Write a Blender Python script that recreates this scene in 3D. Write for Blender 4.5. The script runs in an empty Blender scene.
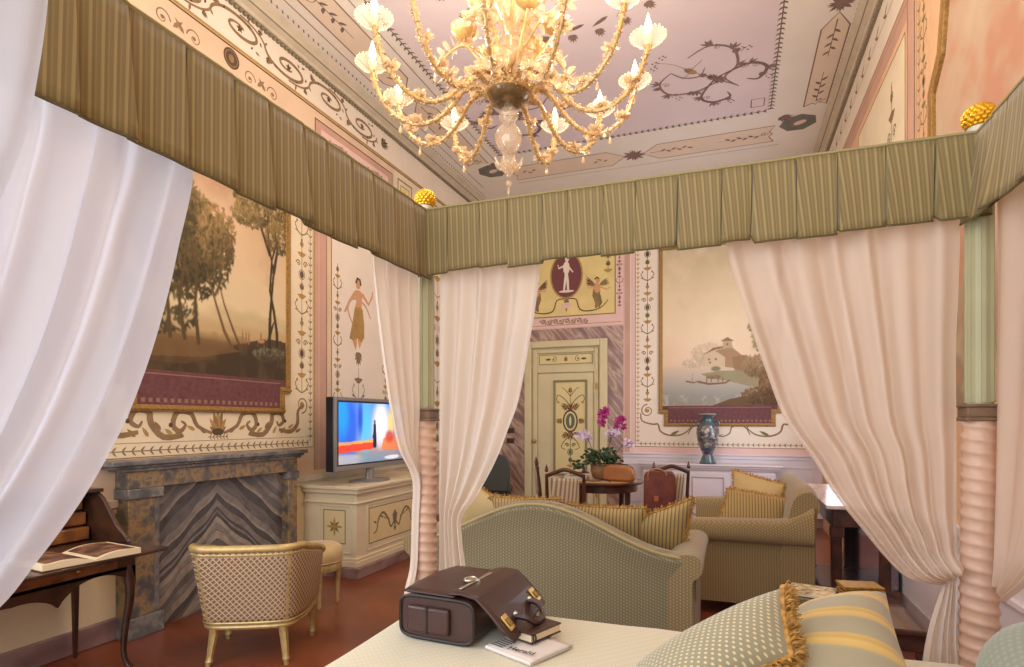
import bpy, math, random
import numpy as np
from mathutils import Vector, Matrix
random.seed(7)
PI = math.pi
S = bpy.context.scene
COL = S.collection
R = math.radians

# ------------------------------------------------------------------ camera, world, light
cam_d = bpy.data.cameras.new('camera')
cam = bpy.data.objects.new('camera', cam_d); COL.objects.link(cam)
cam.location = (0, 0, 1.5); cam.rotation_euler = (R(90), 0, R(20.4))
cam_d.sensor_width = 36; cam_d.lens = 36 * 589 / 1024; cam_d.shift_y = 87.5 / 1024
cam_d.clip_start = .05; cam_d.clip_end = 60
S.camera = cam
w = bpy.data.worlds.new('world'); S.world = w; w.use_nodes = True
w.node_tree.nodes['Background'].inputs[0].default_value = (.80, .88, 1.0, 1)
w.node_tree.nodes['Background'].inputs[1].default_value = 1.5
S.view_settings.view_transform = 'Standard'; S.view_settings.look = 'None'
S.view_settings.gamma = 1; S.view_settings.use_curve_mapping = False
S.view_settings.exposure = 0.08
S.cycles.max_bounces = 8; S.cycles.diffuse_bounces = 4; S.cycles.glossy_bounces = 3
S.cycles.transmission_bounces = 6; S.cycles.transparent_max_bounces = 16
S.cycles.caustics_reflective = False; S.cycles.caustics_refractive = False
S.cycles.sample_clamp_indirect = 4
S.cycles.use_denoising = True

def area(name, loc, rot, sx, sy, power, col):
    l = bpy.data.lights.new(name, 'AREA'); l.shape = 'RECTANGLE'; l.size = sx; l.size_y = sy
    l.energy = power; l.color = col
    o = bpy.data.objects.new(name, l); COL.objects.link(o); o.location = loc; o.rotation_euler = rot
    return o
# added fill behind the bed; daylight from unseen left-rear and right-wall windows
area('rear_fill_light', (-1.4, -1.4, 2.5), (R(80), 0, 0), 4.6, 3.6, 120, (.98, .97, 1))
area('side_rear_window_light', (-3.9, .1, 1.9), (R(90), 0, R(-90)), 1.3, 2.6, 70, (.68, .80, 1))
area('right_window_light', (1.12, 7.6, 2.3), (R(90), 0, R(90)), 1.3, 2.4, 45, (.80, .84, 1))

# ------------------------------------------------------------------ materials
def lin(c):
    r = []
    for v in c[:3]:
        v = v / 255.0
        r.append(v / 12.92 if v <= .04045 else ((v + .055) / 1.055) ** 2.4)
    return (*r, 1)
MATS = {}
def mat(name, col, rough=.6, metal=0, var=0, vscale=6, bump=0, bscale=60, coat=0, spec=.5, sheen=0, col2=None):
    if name in MATS: return MATS[name]
    m = bpy.data.materials.new(name); m.use_nodes = True; nt = m.node_tree; n = nt.nodes; L = nt.links
    b = n['Principled BSDF']
    b.inputs['Base Color'].default_value = lin(col); b.inputs['Roughness'].default_value = rough
    b.inputs['Metallic'].default_value = metal; b.inputs['Coat Weight'].default_value = coat
    b.inputs['Specular IOR Level'].default_value = spec; b.inputs['Sheen Weight'].default_value = sheen
    tc = n.new('ShaderNodeTexCoord')
    if var or col2:
        ns = n.new('ShaderNodeTexNoise'); ns.inputs['Scale'].default_value = vscale; ns.inputs['Detail'].default_value = 6
        L.new(tc.outputs['Object'], ns.inputs['Vector'])
        cr = n.new('ShaderNodeValToRGB')
        c1 = lin(col); c2 = lin(col2) if col2 else tuple(x * (1 - var) for x in c1[:3]) + (1,)
        cr.color_ramp.elements[0].position = .35; cr.color_ramp.elements[0].color = c2
        cr.color_ramp.elements[1].position = .62; cr.color_ramp.elements[1].color = c1
        L.new(ns.outputs['Fac'], cr.inputs[0]); L.new(cr.outputs[0], b.inputs['Base Color'])
    if bump:
        n2 = n.new('ShaderNodeTexNoise'); n2.inputs['Scale'].default_value = bscale; n2.inputs['Detail'].default_value = 4
        L.new(tc.outputs['Object'], n2.inputs['Vector'])
        bp = n.new('ShaderNodeBump'); bp.inputs['Strength'].default_value = bump; bp.inputs['Distance'].default_value = .01
        L.new(n2.outputs['Fac'], bp.inputs['Height']); L.new(bp.outputs[0], b.inputs['Normal'])
    MATS[name] = m
    return m
class NT:
    """tiny helper for node maths"""
    def __init__(s, m): s.nt = m.node_tree; s.n = s.nt.nodes; s.L = s.nt.links; s.tc = s.n.new('ShaderNodeTexCoord')
    def m(s, op, a, b=None, c=None):
        x = s.n.new('ShaderNodeMath'); x.operation = op
        for i, v in enumerate((a, b, c)):
            if v is None: continue
            if isinstance(v, (int, float)): x.inputs[i].default_value = v
            else: s.L.new(v, x.inputs[i])
        return x.outputs[0]
    def xyz(s):
        x = s.n.new('ShaderNodeSeparateXYZ'); s.L.new(s.tc.outputs['Object'], x.inputs[0]); return x.outputs
    def ramp(s, f, stops):
        r = s.n.new('ShaderNodeValToRGB'); e = r.color_ramp.elements
        while len(e) < len(stops): e.new(.5)
        for i, (p, c) in enumerate(stops): e[i].position = p; e[i].color = lin(c)
        s.L.new(f, r.inputs[0]); return r.outputs[0]
    def noise(s, scale, detail=4):
        x = s.n.new('ShaderNodeTexNoise'); x.inputs['Scale'].default_value = scale; x.inputs['Detail'].default_value = detail
        s.L.new(s.tc.outputs['Object'], x.inputs['Vector']); return x.outputs['Fac']
def dotted(name, base, dot, k, thr=.35, rough=.8, flat=False):
    m = mat(name, base, rough, sheen=.3); t = NT(m); X = t.xyz()
    a = t.m('ADD', X[0], X[1]); b = t.m('ADD', X[2], t.m('MULTIPLY', t.m('SUBTRACT', X[0], X[1]), .5))
    if flat: a, b = X[0], X[1]
    p = t.m('SINE', t.m('MULTIPLY', t.m('ADD', a, b), k)); q = t.m('SINE', t.m('MULTIPLY', t.m('SUBTRACT', a, b), k))
    f = t.m('MULTIPLY', p, q)
    c = t.ramp(f, [(0, base), (thr, base), (min(thr + .2, 1), dot)])
    t.L.new(c, m.node_tree.nodes['Principled BSDF'].inputs['Base Color']); return m
def lattice(name, line, fill, k, rough=.8):
    m = mat(name, fill, rough); t = NT(m); X = t.xyz()
    a = t.m('ADD', X[0], t.m('MULTIPLY', X[1], .9)); b = X[2]
    p = t.m('ABSOLUTE', t.m('SINE', t.m('MULTIPLY', t.m('ADD', a, b), k))); q = t.m('ABSOLUTE', t.m('SINE', t.m('MULTIPLY', t.m('SUBTRACT', a, b), k)))
    f = t.m('MINIMUM', p, q)
    c = t.ramp(f, [(.3, line), (.45, fill)])
    t.L.new(c, m.node_tree.nodes['Principled BSDF'].inputs['Base Color']); return m
def striped(name, stops, k, axis='sum', rough=.75, noise=0):
    m = mat(name, stops[0][1], rough, sheen=.2); t = NT(m); X = t.xyz()
    v = {'sum': t.m('ADD', X[0], X[1]), 'x': X[0], 'y': X[1], 'z': X[2]}[axis]
    if noise: v = t.m('ADD', v, t.m('MULTIPLY', t.noise(8), noise))
    f = t.m('FRACT', t.m('MULTIPLY', v, k))
    t.L.new(t.ramp(f, stops), m.node_tree.nodes['Principled BSDF'].inputs['Base Color']); return m
def veined(name, stops, scale=3, dist=6, rough=.25, direction=(1, .3, .8)):
    m = mat(name, stops[0][1], rough, coat=.2); t = NT(m)
    mp = t.n.new('ShaderNodeMapping'); mp.inputs['Rotation'].default_value = direction; t.L.new(t.tc.outputs['Object'], mp.inputs[0])
    wv = t.n.new('ShaderNodeTexWave'); wv.inputs['Scale'].default_value = scale; wv.inputs['Distortion'].default_value = dist
    wv.inputs['Detail'].default_value = 5; wv.inputs['Detail Scale'].default_value = 1.6
    t.L.new(mp.outputs[0], wv.inputs[0])
    t.L.new(t.ramp(wv.outputs['Fac'], stops), m.node_tree.nodes['Principled BSDF'].inputs['Base Color']); return m
def painted(name, rough=.7, emit=0):
    m = mat(name, (200, 200, 200), rough); nt = m.node_tree; a = nt.nodes.new('ShaderNodeAttribute'); a.attribute_name = 'Col'
    b = nt.nodes['Principled BSDF']; nt.links.new(a.outputs['Color'], b.inputs['Base Color'])
    if emit:
        nt.links.new(a.outputs['Color'], b.inputs['Emission Color']); b.inputs['Emission Strength'].default_value = emit
    return m
def sheer(name, col, alpha, trans=.5):
    m = bpy.data.materials.new(name); m.use_nodes = True; nt = m.node_tree; n = nt.nodes; L = nt.links; n.clear()
    o = n.new('ShaderNodeOutputMaterial'); d = n.new('ShaderNodeBsdfDiffuse'); t = n.new('ShaderNodeBsdfTranslucent')
    tr = n.new('ShaderNodeBsdfTransparent'); m1 = n.new('ShaderNodeMixShader'); m2 = n.new('ShaderNodeMixShader')
    d.inputs[0].default_value = lin(col); t.inputs[0].default_value = lin(col)
    m1.inputs[0].default_value = trans; m2.inputs[0].default_value = alpha
    L.new(d.outputs[0], m1.inputs[1]); L.new(t.outputs[0], m1.inputs[2])
    L.new(tr.outputs[0], m2.inputs[1]); L.new(m1.outputs[0], m2.inputs[2]); L.new(m2.outputs[0], o.inputs[0])
    return m
def glassy(name, col, alpha=.8, emit=0):
    m = bpy.data.materials.new(name); m.use_nodes = True; nt = m.node_tree; n = nt.nodes; L = nt.links; n.clear()
    o = n.new('ShaderNodeOutputMaterial'); g = n.new('ShaderNodeBsdfGlossy'); t = n.new('ShaderNodeBsdfTranslucent'); d = n.new('ShaderNodeBsdfDiffuse')
    tr = n.new('ShaderNodeBsdfTransparent'); a = n.new('ShaderNodeMixShader'); b = n.new('ShaderNodeMixShader'); c = n.new('ShaderNodeMixShader')
    for x in (g, t, d, tr): x.inputs[0].default_value = lin(col)
    tr.inputs[0].default_value = (1, .96, .9, 1)
    g.inputs['Roughness'].default_value = .15
    a.inputs[0].default_value = .5; L.new(t.outputs[0], a.inputs[1]); L.new(d.outputs[0], a.inputs[2])
    b.inputs[0].default_value = .3; L.new(a.outputs[0], b.inputs[1]); L.new(g.outputs[0], b.inputs[2])
    c.inputs[0].default_value = alpha; L.new(tr.outputs[0], c.inputs[1]); L.new(b.outputs[0], c.inputs[2]); L.new(c.outputs[0], o.inputs[0])
    return m
def emis(name, col, st):
    m = mat(name, col, .5); b = m.node_tree.nodes['Principled BSDF']
    b.inputs['Emission Color'].default_value = lin(col); b.inputs['Emission Strength'].default_value = st; return m

# ------------------------------------------------------------------ mesh builder
class MB:
    def __init__(s): s.v = []; s.f = []; s.mi = []
    def add(s, vs, fs, mi=0, T=None):
        o = len(s.v)
        if T is not None: vs = [tuple(T @ Vector(p)) for p in vs]
        s.v += [tuple(p) for p in vs]; s.f += [tuple(i + o for i in f) for f in fs]; s.mi += [mi] * len(fs)
        return s
    def box(s, x0, x1, y0, y1, z0, z1, mi=0, T=None):
        v = [(x, y, z) for x in (x0, x1) for y in (y0, y1) for z in (z0, z1)]
        return s.add(v, [(0, 1, 3, 2), (4, 6, 7, 5), (0, 4, 5, 1), (2, 3, 7, 6), (0, 2, 6, 4), (1, 5, 7, 3)], mi, T)
    def grid(s, fn, nu, nv, mi=0, close_u=False, T=None):
        v = [fn(i / nu, j / nv) for j in range(nv + 1) for i in range(nu + (0 if close_u else 1))]
        W = nu + (0 if close_u else 1)
        f = [(j * W + i, j * W + (i + 1) % W, (j + 1) * W + (i + 1) % W, (j + 1) * W + i) for j in range(nv) for i in range(nu)]
        return s.add(v, f, mi, T)
    def tube(s, pts, r, n=8, mi=0, T=None, cap=True):
        P = [Vector(p) for p in pts]; k = len(P); rr = r if isinstance(r, (list, tuple)) else [r] * k
        vs = []; up = Vector((0, 0, 1))
        prev = None
        for i, p in enumerate(P):
            d = (P[min(i + 1, k - 1)] - P[max(i - 1, 0)])
            if d.length < 1e-9: d = Vector((0, 0, 1))
            d.normalize()
            if prev is None:
                a = d.cross(up) if abs(d.z) < .95 else d.cross(Vector((1, 0, 0)))
            else: a = prev - d * prev.dot(d)
            a.normalize(); b = d.cross(a); prev = a
            vs += [p + (a * math.cos(2 * PI * q / n) + b * math.sin(2 * PI * q / n)) * rr[i] for q in range(n)]
        f = [(i * n + q, i * n + (q + 1) % n, (i + 1) * n + (q + 1) % n, (i + 1) * n + q) for i in range(k - 1) for q in range(n)]
        if cap: f += [tuple(range(n - 1, -1, -1)), tuple((k - 1) * n + q for q in range(n))]
        return s.add(vs, f, mi, T)
    def lathe(s, prof, n=20, c=(0, 0, 0), mi=0, T=None, sx=1, sy=1, phase=0):
        vs = [(c[0] + r * sx * math.cos(2 * PI * q / n + phase), c[1] + r * sy * math.sin(2 * PI * q / n + phase), c[2] + z) for r, z in prof for q in range(n)]
        k = len(prof)
        f = [(i * n + q, i * n + (q + 1) % n, (i + 1) * n + (q + 1) % n, (i + 1) * n + q) for i in range(k - 1) for q in range(n)]
        f += [tuple(range(n - 1, -1, -1)), tuple((k - 1) * n + q for q in range(n))]
        return s.add(vs, f, mi, T)
    def prism(s, poly, fn, t0, t1, mi=0, T=None):
        """poly of (a,b); fn(a,b,t)->xyz"""
        n = len(poly); vs = [fn(a, b, t0) for a, b in poly] + [fn(a, b, t1) for a, b in poly]
        f = [(i, (i + 1) % n, n + (i + 1) % n, n + i) for i in range(n)] + [tuple(range(n - 1, -1, -1)), tuple(range(n, 2 * n))]
        return s.add(vs, f, mi, T)
    def ball(s, c, r, n=10, mi=0, sx=1, sy=1, sz=1, T=None):
        if not isinstance(r, (int, float)): raise TypeError
        m = max(4, n // 2 + 1)
        return s.lathe([(max(r * math.sin(PI * i / m), 1e-4), -r * sz * math.cos(PI * i / m)) for i in range(m + 1)], n, c, mi, T, sx, sy)
    def build(s, name, mats, parent=None, smooth=40, bevel=0, sub=0, world=False, solid=0, recalc=True):
        me = bpy.data.meshes.new(name)
        vs = s.v
        if world and parent is not None:
            inv = Matrix.LocRotScale(parent.location, parent.rotation_euler, None).inverted()
            vs = [tuple(inv @ Vector(p)) for p in vs]
        me.from_pydata(vs, [], s.f)
        if not isinstance(mats, (list, tuple)): mats = [mats]
        for m in mats: me.materials.append(m)
        if len(mats) > 1: me.polygons.foreach_set('material_index', s.mi)
        if smooth:
            me.shade_smooth(); me.set_sharp_from_angle(angle=R(smooth))
        me.update()
        if recalc and len(s.f) < 60000:
            import bmesh
            bm = bmesh.new(); bm.from_mesh(me); bmesh.ops.recalc_face_normals(bm, faces=bm.faces); bm.to_mesh(me); bm.free()
        o = bpy.data.objects.new(name, me); COL.objects.link(o)
        if parent is not None: o.parent = parent
        if solid:
            q = o.modifiers.new('thickness', 'SOLIDIFY'); q.thickness = solid; q.offset = 0
        if bevel:
            q = o.modifiers.new('bevel', 'BEVEL'); q.width = bevel; q.segments = 2; q.limit_method = 'ANGLE'; q.angle_limit = R(35)
        if sub:
            q = o.modifiers.new('subdiv', 'SUBSURF'); q.levels = sub; q.render_levels = sub
        return o
def tag(o, label=None, cat=None, group=None, kind=None):
    if label: o['label'] = label
    if cat: o['category'] = cat
    if group: o['group'] = group
    if kind: o['kind'] = kind
    return o
def thing(name, label, cat, loc=(0, 0, 0), rz=0, group=None):
    o = bpy.data.objects.new(name, None); COL.objects.link(o); o.location = loc; o.rotation_euler = (0, 0, rz); o.empty_display_size = .1
    return tag(o, label, cat, group)
def spline(pts, n):
    """Catmull-Rom through points, n samples"""
    P = [Vector(p) for p in pts]; k = len(P); out = []
    for i in range(n):
        t = i / (n - 1) * (k - 1); a = min(int(t), k - 2); u = t - a
        p0, p1, p2, p3 = P[max(a - 1, 0)], P[a], P[a + 1], P[min(a + 2, k - 1)]
        out.append(.5 * ((2 * p1) + (p2 - p0) * u + (2 * p0 - 5 * p1 + 4 * p2 - p3) * u * u + (3 * p1 - p0 - 3 * p2 + p3) * u ** 3))
    return out

# ------------------------------------------------------------------ flat painted ornament on a plane
class Deco:
    def __init__(s, fn): s.fn = fn; s.mb = MB(); s.k = 0
    def off(s): s.k += 1; return .0012 + (s.k % 60) * 1.5e-5
    def poly(s, pts, mi, o=None):
        o = s.off() if o is None else o
        s.mb.add([s.fn(a, b, o) for a, b in pts], [tuple(range(len(pts)))], mi)
    def rect(s, a0, a1, b0, b1, mi, o=None): s.poly([(a0, b0), (a1, b0), (a1, b1), (a0, b1)], mi, o)
    def frame(s, a0, a1, b0, b1, w, mi, o=None):
        o = s.off() if o is None else o
        s.rect(a0, a1, b0, b0 + w, mi, o); s.rect(a0, a1, b1 - w, b1, mi, o); s.rect(a0, a0 + w, b0 + w, b1 - w, mi, o); s.rect(a1 - w, a1, b0 + w, b1 - w, mi, o)
    def loop(s, pts, w, mi): s.stroke(list(pts) + [pts[0]], w, w, mi)
    def stroke(s, pts, w0, w1, mi, mid=None):
        n = len(pts); o = s.off(); L = []; Rr = []
        for i, (a, b) in enumerate(pts):
            a0, b0 = pts[max(i - 1, 0)]; a1, b1 = pts[min(i + 1, n - 1)]
            dx, dy = a1 - a0, b1 - b0; d = math.hypot(dx, dy) or 1; t = i / (n - 1)
            wd = (w0 + (w1 - w0) * t) / 2
            if mid: wd = (w0 * (1 - t) + w1 * t) / 2 + (mid - (w0 + w1) / 2) / 2 * math.sin(PI * t)
            L.append((a - dy / d * wd, b + dx / d * wd)); Rr.append((a + dy / d * wd, b - dx / d * wd))
        vs = [s.fn(*p, o) for p in L] + [s.fn(*p, o) for p in Rr]
        s.mb.add(vs, [(i, i + 1, n + i + 1, n + i) for i in range(n - 1)], mi)
    def ell(s, a, b, ra, rb, mi, n=14, rot=0):
        c, q = math.cos(rot), math.sin(rot)
        s.poly([(a + ra * math.cos(2 * PI * i / n) * c - rb * math.sin(2 * PI * i / n) * q, b + ra * math.cos(2 * PI * i / n) * q + rb * math.sin(2 * PI * i / n) * c) for i in range(n)], mi)
    def ring(s, a, b, ra, rb, w, mi, n=20):
        s.stroke([(a + ra * math.cos(2 * PI * i / n), b + rb * math.sin(2 * PI * i / n)) for i in range(n + 1)], w, w, mi)
    def leaf(s, a, b, ang, L, W, mi):
        c, q = math.cos(ang), math.sin(ang)
        s.poly([(a + x * L * c - y * W * q, b + x * L * q + y * W * c) for x, y in ((0, 0), (.25, .42), (.6, .4), (1, 0), (.6, -.4), (.25, -.42))], mi)
    def spiral(s, a, b, r, a0, turns, w, mi, r1=.18, n=22):
        s.stroke([(a + r * (1 - (1 - r1) * t / n) * math.cos(a0 + turns * 2 * PI * t / n), b + r * (1 - (1 - r1) * t / n) * math.sin(a0 + turns * 2 * PI * t / n)) for t in range(n + 1)], w, w * .45, mi)
        s.ell(a, b, r * .24, r * .24, mi, 8)
    def garland(s, p0, p1, sp, L, W, mi, stem=True):
        d = math.hypot(p1[0] - p0[0], p1[1] - p0[1]); ang = math.atan2(p1[1] - p0[1], p1[0] - p0[0]); n = max(1, int(d / sp))
        if stem: s.stroke([p0, p1], W * .35, W * .35, mi)
        for i in range(n):
            t = (i + .5) / n; a = p0[0] + (p1[0] - p0[0]) * t; b = p0[1] + (p1[1] - p0[1]) * t
            for g in (-1, 1): s.leaf(a, b, ang + g * .8, L * .8, W * .72, mi)
    def dashes(s, p0, p1, sp, ln, w, mi, tilt=0):
        d = math.hypot(p1[0] - p0[0], p1[1] - p0[1]); ang = math.atan2(p1[1] - p0[1], p1[0] - p0[0]); n = max(1, int(d / sp))
        for i in range(n):
            t = (i + .5) / n; a = p0[0] + (p1[0] - p0[0]) * t; b = p0[1] + (p1[1] - p0[1]) * t
            s.stroke([(a - ln / 2 * math.cos(ang + tilt), b - ln / 2 * math.sin(ang + tilt)), (a + ln / 2 * math.cos(ang + tilt), b + ln / 2 * math.sin(ang + tilt))], w, w, mi)
    def acanthus(s, a, b, ang, L, mi, mi2=None):
        for k, (da, l) in enumerate(((-1.0, .5), (-.6, .75), (-.25, .95), (0, 1.05), (.25, .95), (.6, .75), (1.0, .5))):
            s.leaf(a, b, ang + da, L * l, L * .26, mi if k % 2 == 0 or mi2 is None else mi2)
    def rinceau(s, a0, a1, bc, h, n, w, mi, mi2=None, start=1):
        """running scroll: n volutes along a, alternating up and down, each winding off a wavy stem"""
        W = (a1 - a0) / n; A = h * .40; m2 = mi if mi2 is None else mi2
        for k in range(n):
            g = start if k % 2 == 0 else -start; ac = a0 + (k + .5) * W; pts = []
            for t in range(34):
                q = t / 33; th = PI - q * 2 * PI * 1.45; f = 1 - .84 * q ** .8
                pts.append((ac + W * .5 * f * math.cos(th), bc + g * A * f * math.sin(th)))
            s.stroke(pts, w, w * .45, mi, w * 1.15)
            s.ell(ac, bc, A * .2, A * .2, mi, 8)
            for i in range(5): s.leaf(ac, bc, i * 2 * PI / 5 + .4, A * .34, A * .16, m2)
            st = [(ac + W * .5 * math.cos(th), bc + g * A * math.sin(th)) for th in [PI / 2 - j * PI / 16 for j in range(9)]]
            s.stroke(st, w * .6, w * .9, mi)
            s.acanthus(ac - W * .42, bc + g * A * .5, g * PI / 2 + .5 * g, A * .6, mi, m2); s.acanthus(ac + W * .36, bc + g * A * .82, g * .5, A * .5, m2, mi)
            for th, L_ in ((2.4, .5), (1.2, .55), (.2, .5), (-.9, .45)):
                s.leaf(ac + W * .48 * math.cos(th), bc + g * A * math.sin(th), g * (th + .6), A * L_, A * .22, mi); s.leaf(ac + W * .40 * math.cos(th), bc + g * A * .8 * math.sin(th), g * (th - 1.4), A * L_ * .7, A * .18, m2)
    def candelabra(s, ac, b0, b1, w, mi, mi2, mi3, seed=0, line=.006):
        rnd = random.Random(seed); b = b0; s.stroke([(ac, b0), (ac, b1)], line, line, mi)
        kinds = [0, 1, 2, 3, 4, 1, 5]; k = seed
        while b < b1 - w * .3:
            q = kinds[k % len(kinds)]; k += 1
            if q == 0:
                for g in (-1, 1):
                    s.stroke([tuple(p)[:2] for p in spline([(ac, b, 0), (ac + g * w * .3, b + w * .15, 0), (ac + g * w * .5, b + w * .5, 0), (ac + g * w * .36, b + w * .62, 0)], 8)], line * 1.8, line, mi)
                    s.leaf(ac + g * w * .3, b + w * .15, g * .3 + (PI if g < 0 else 0), w * .24, w * .12, mi2)
                    s.leaf(ac + g * w * .36, b + w * .62, PI / 2, w * .15, w * .12, mi3)
                b += w * .72
            elif q == 1:
                s.poly([(ac - w * .34, b + w * .2), (ac - w * .1, b), (ac + w * .1, b), (ac + w * .34, b + w * .2), (ac, b + w * .27)], mi2); b += w * .42
            elif q == 2:
                s.acanthus(ac, b, PI / 2, w * .42, mi, mi3); b += w * .52
            elif q == 3:
                s.ell(ac, b + w * .2, w * .15, w * .2, mi3, 10); s.ring(ac, b + w * .2, w * .22, w * .25, line, mi); b += w * .5
            elif q == 4:
                for g in (-1, 1):
                    s.spiral(ac + g * w * .26, b + w * .2, w * .17, PI / 2 - g * PI / 2, g * 1.3, line * 1.6, mi)
                b += w * .5
            else:
                s.acanthus(ac, b + w * .3, -PI / 2, w * .34, mi2, mi); s.leaf(ac, b + w * .28, PI / 2, w * .25, w * .14, mi3); b += w * .6
            b += w * .06
    def build(s, name, mats, **k): return s.mb.build(name, mats, smooth=0, recalc=False, **k)

# ------------------------------------------------------------------ painted pictures as colour grids
class Pic:
    def __init__(s, W, H):
        s.W, s.H = W, H; s.a = np.zeros((H, W, 3)); s.X, s.Y = np.meshgrid(np.linspace(0, 1, W), np.linspace(0, 1, H)); s.r = np.random.RandomState(3)
        s.asp = W / H
    def vgrad(s, stops):
        ys = [p for p, c in stops]
        for k in range(3): s.a[:, :, k] = np.interp(s.Y, ys, [c[k] for p, c in stops])
    def noise(s, sc, seed=0):
        r = np.random.RandomState(seed); out = np.zeros((s.H, s.W)); amp = 1; tot = 0
        for o in range(4):
            n = int(sc * 2 ** o) + 2; g = r.rand(n, n)
            x = s.X * (n - 1.001); y = s.Y * (n - 1.001); i = x.astype(int); j = y.astype(int); fx = x - i; fy = y - j
            fx = fx * fx * (3 - 2 * fx); fy = fy * fy * (3 - 2 * fy)
            out += amp * ((g[j, i] * (1 - fx) + g[j, i + 1] * fx) * (1 - fy) + (g[j + 1, i] * (1 - fx) + g[j + 1, i + 1] * fx) * fy); tot += amp; amp *= .55
        return out / tot
    def mix(s, m, c): s.a = s.a * (1 - m[..., None]) + np.array(c) * m[..., None]
    def blob(s, x, y, rx, ry, c, al=1, soft=.35, rot=0):
        e = max(rx, ry * 1.0) * 1.05; e2 = max(ry, rx) * 1.05
        i0, i1 = max(int((x - e) * (s.W - 1)), 0), min(int((x + e) * (s.W - 1)) + 2, s.W); j0, j1 = max(int((y - e2) * (s.H - 1)), 0), min(int((y + e2) * (s.H - 1)) + 2, s.H)
        if i0 >= i1 or j0 >= j1: return
        dx = s.X[j0:j1, i0:i1] - x; dy = s.Y[j0:j1, i0:i1] - y; co, si = math.cos(rot), math.sin(rot)
        m = np.clip((1 - np.sqrt(((dx * co + dy * si) / rx) ** 2 + ((-dx * si + dy * co) / ry) ** 2)) / soft, 0, 1)[..., None] * al
        s.a[j0:j1, i0:i1] = s.a[j0:j1, i0:i1] * (1 - m) + np.array(c) * m
    def foliage(s, x, y, rx, ry, n, c1, c2, size=.018, seed=0, al=.8):
        r = np.random.RandomState(seed); n = int(n * 2.6); size *= .58
        for i in range(n):
            a = r.rand() * 2 * PI; q = math.sqrt(r.rand()); px = x + rx * q * math.cos(a); py = y + ry * q * math.sin(a)
            t = np.clip(.5 + (py - y) / ry * .5 - (px - x) / rx * .2 + r.randn() * .25, 0, 1); c = np.array(c1) * (1 - t) + np.array(c2) * t
            s.blob(px, py, size * (1 + r.rand()), size * .6 * s.asp * (1 + r.rand()), c, al, .6, r.rand() * 3)
    def line(s, pts, w0, w1, c, al=1):
        for i in range(len(pts) - 1):
            (x0, y0), (x1, y1) = pts[i], pts[i + 1]; dx, dy = x1 - x0, (y1 - y0) / s.asp
            px, py = s.X - x0, (s.Y - y0) / s.asp; t = np.clip((px * dx + py * dy) / (dx * dx + dy * dy + 1e-9), 0, 1)
            d = np.hypot(px - t * dx, py - t * dy); k0 = w0 + (w1 - w0) * i / (len(pts) - 1); k1 = w0 + (w1 - w0) * (i + 1) / (len(pts) - 1)
            s.mix(np.clip(((k0 + (k1 - k0) * t) - d) / .004, 0, 1) * al, c)
    def poly(s, pts, c, al=1):
        m = np.zeros((s.H, s.W), bool); n = len(pts); j = n - 1
        for i in range(n):
            xi, yi = pts[i]; xj, yj = pts[j]
            cnd = ((yi > s.Y) != (yj > s.Y)) & (s.X < (xj - xi) * (s.Y - yi) / ((yj - yi) or 1e-9) + xi); m ^= cnd; j = i
        s.mix(m * al, c)
    def mesh(s, name, fn, m, parent=None):
        W, H = s.W, s.H
        vs = [fn(x, y) for y in np.linspace(0, 1, H) for x in np.linspace(0, 1, W)]
        f = [(j * W + i, j * W + i + 1, (j + 1) * W + i + 1, (j + 1) * W + i) for j in range(H - 1) for i in range(W - 1)]
        me = bpy.data.meshes.new(name); me.from_pydata(vs, [], f); me.materials.append(m)
        at = me.color_attributes.new('Col', 'FLOAT_COLOR', 'POINT')
        c = np.clip(s.a, 0, 255) / 255; c = np.where(c <= .04045, c / 12.92, ((c + .055) / 1.055) ** 2.4)
        at.data.foreach_set('color', np.concatenate([c, np.ones((H, W, 1))], 2).astype(np.float32).ravel())
        o = bpy.data.objects.new(name, me); COL.objects.link(o); o.parent = parent; return o

# ------------------------------------------------------------------ palette
XL, XR, YB, ZC, Y0 = -3.98, 1.20, 9.25, 5.2, -1.6
peach = mat('peach_plaster', (230, 200, 168), .8, var=.12, vscale=2.2)
rosewall = mat('rose_plaster', (222, 192, 182), .8, var=.08, vscale=2)
orangew = mat('apricot_plaster', (236, 190, 148), .8, var=.14, vscale=1.6)
cream = mat('cream_plaster', (238, 222, 188), .8, var=.08, vscale=3)
creamw = mat('pale_cream_plaster', (240, 226, 206), .8, var=.05, vscale=3)
pinks = mat('dusty_pink_paint', (208, 166, 144), .8, var=.1, vscale=3)
pinkl = mat('pale_pink_paint', (236, 200, 190), .8, var=.06, vscale=3)
yell = mat('straw_yellow_paint', (234, 212, 142), .75, var=.1, vscale=4)
brn = mat('umber_ornament', (152, 122, 86), .8, var=.22, vscale=14)
dbr = mat('dark_ornament', (92, 70, 48), .8)
gld = mat('ochre_ornament', (186, 146, 78), .7, var=.15, vscale=20)
olv = mat('olive_ornament', (122, 116, 74), .8)
mau = mat('mauve_paint', (116, 72, 70), .8, col2=(100, 58, 62), vscale=30)
skin = mat('painted_skin', (214, 160, 112), .8)
gry = mat('grey_ornament', (112, 104, 96), .8)
lilac = mat('lilac_ceiling_plaster', (226, 212, 216), .85, var=.05, vscale=1.2)
ceilw = mat('off_white_ceiling_plaster', (236, 230, 220), .85, var=.04, vscale=2)
ceilp = mat('ceiling_cartouche_cream', (232, 214, 194), .85, var=.05, vscale=3)
medg = mat('grey_green_medallion', (116, 122, 112), .8, var=.15, vscale=9)
stone = mat('cornice_stone', (206, 192, 168), .7, var=.1, vscale=8)
stoned = mat('cornice_dark_paint', (140, 128, 104), .8)  # darker paint for the dentils and the thin cornice line
dado = mat('dado_cream', (224, 208, 172), .7, var=.06, vscale=2)
dadol = mat('dado_lilac_white', (226, 218, 222), .6, var=.05, vscale=2)
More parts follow.
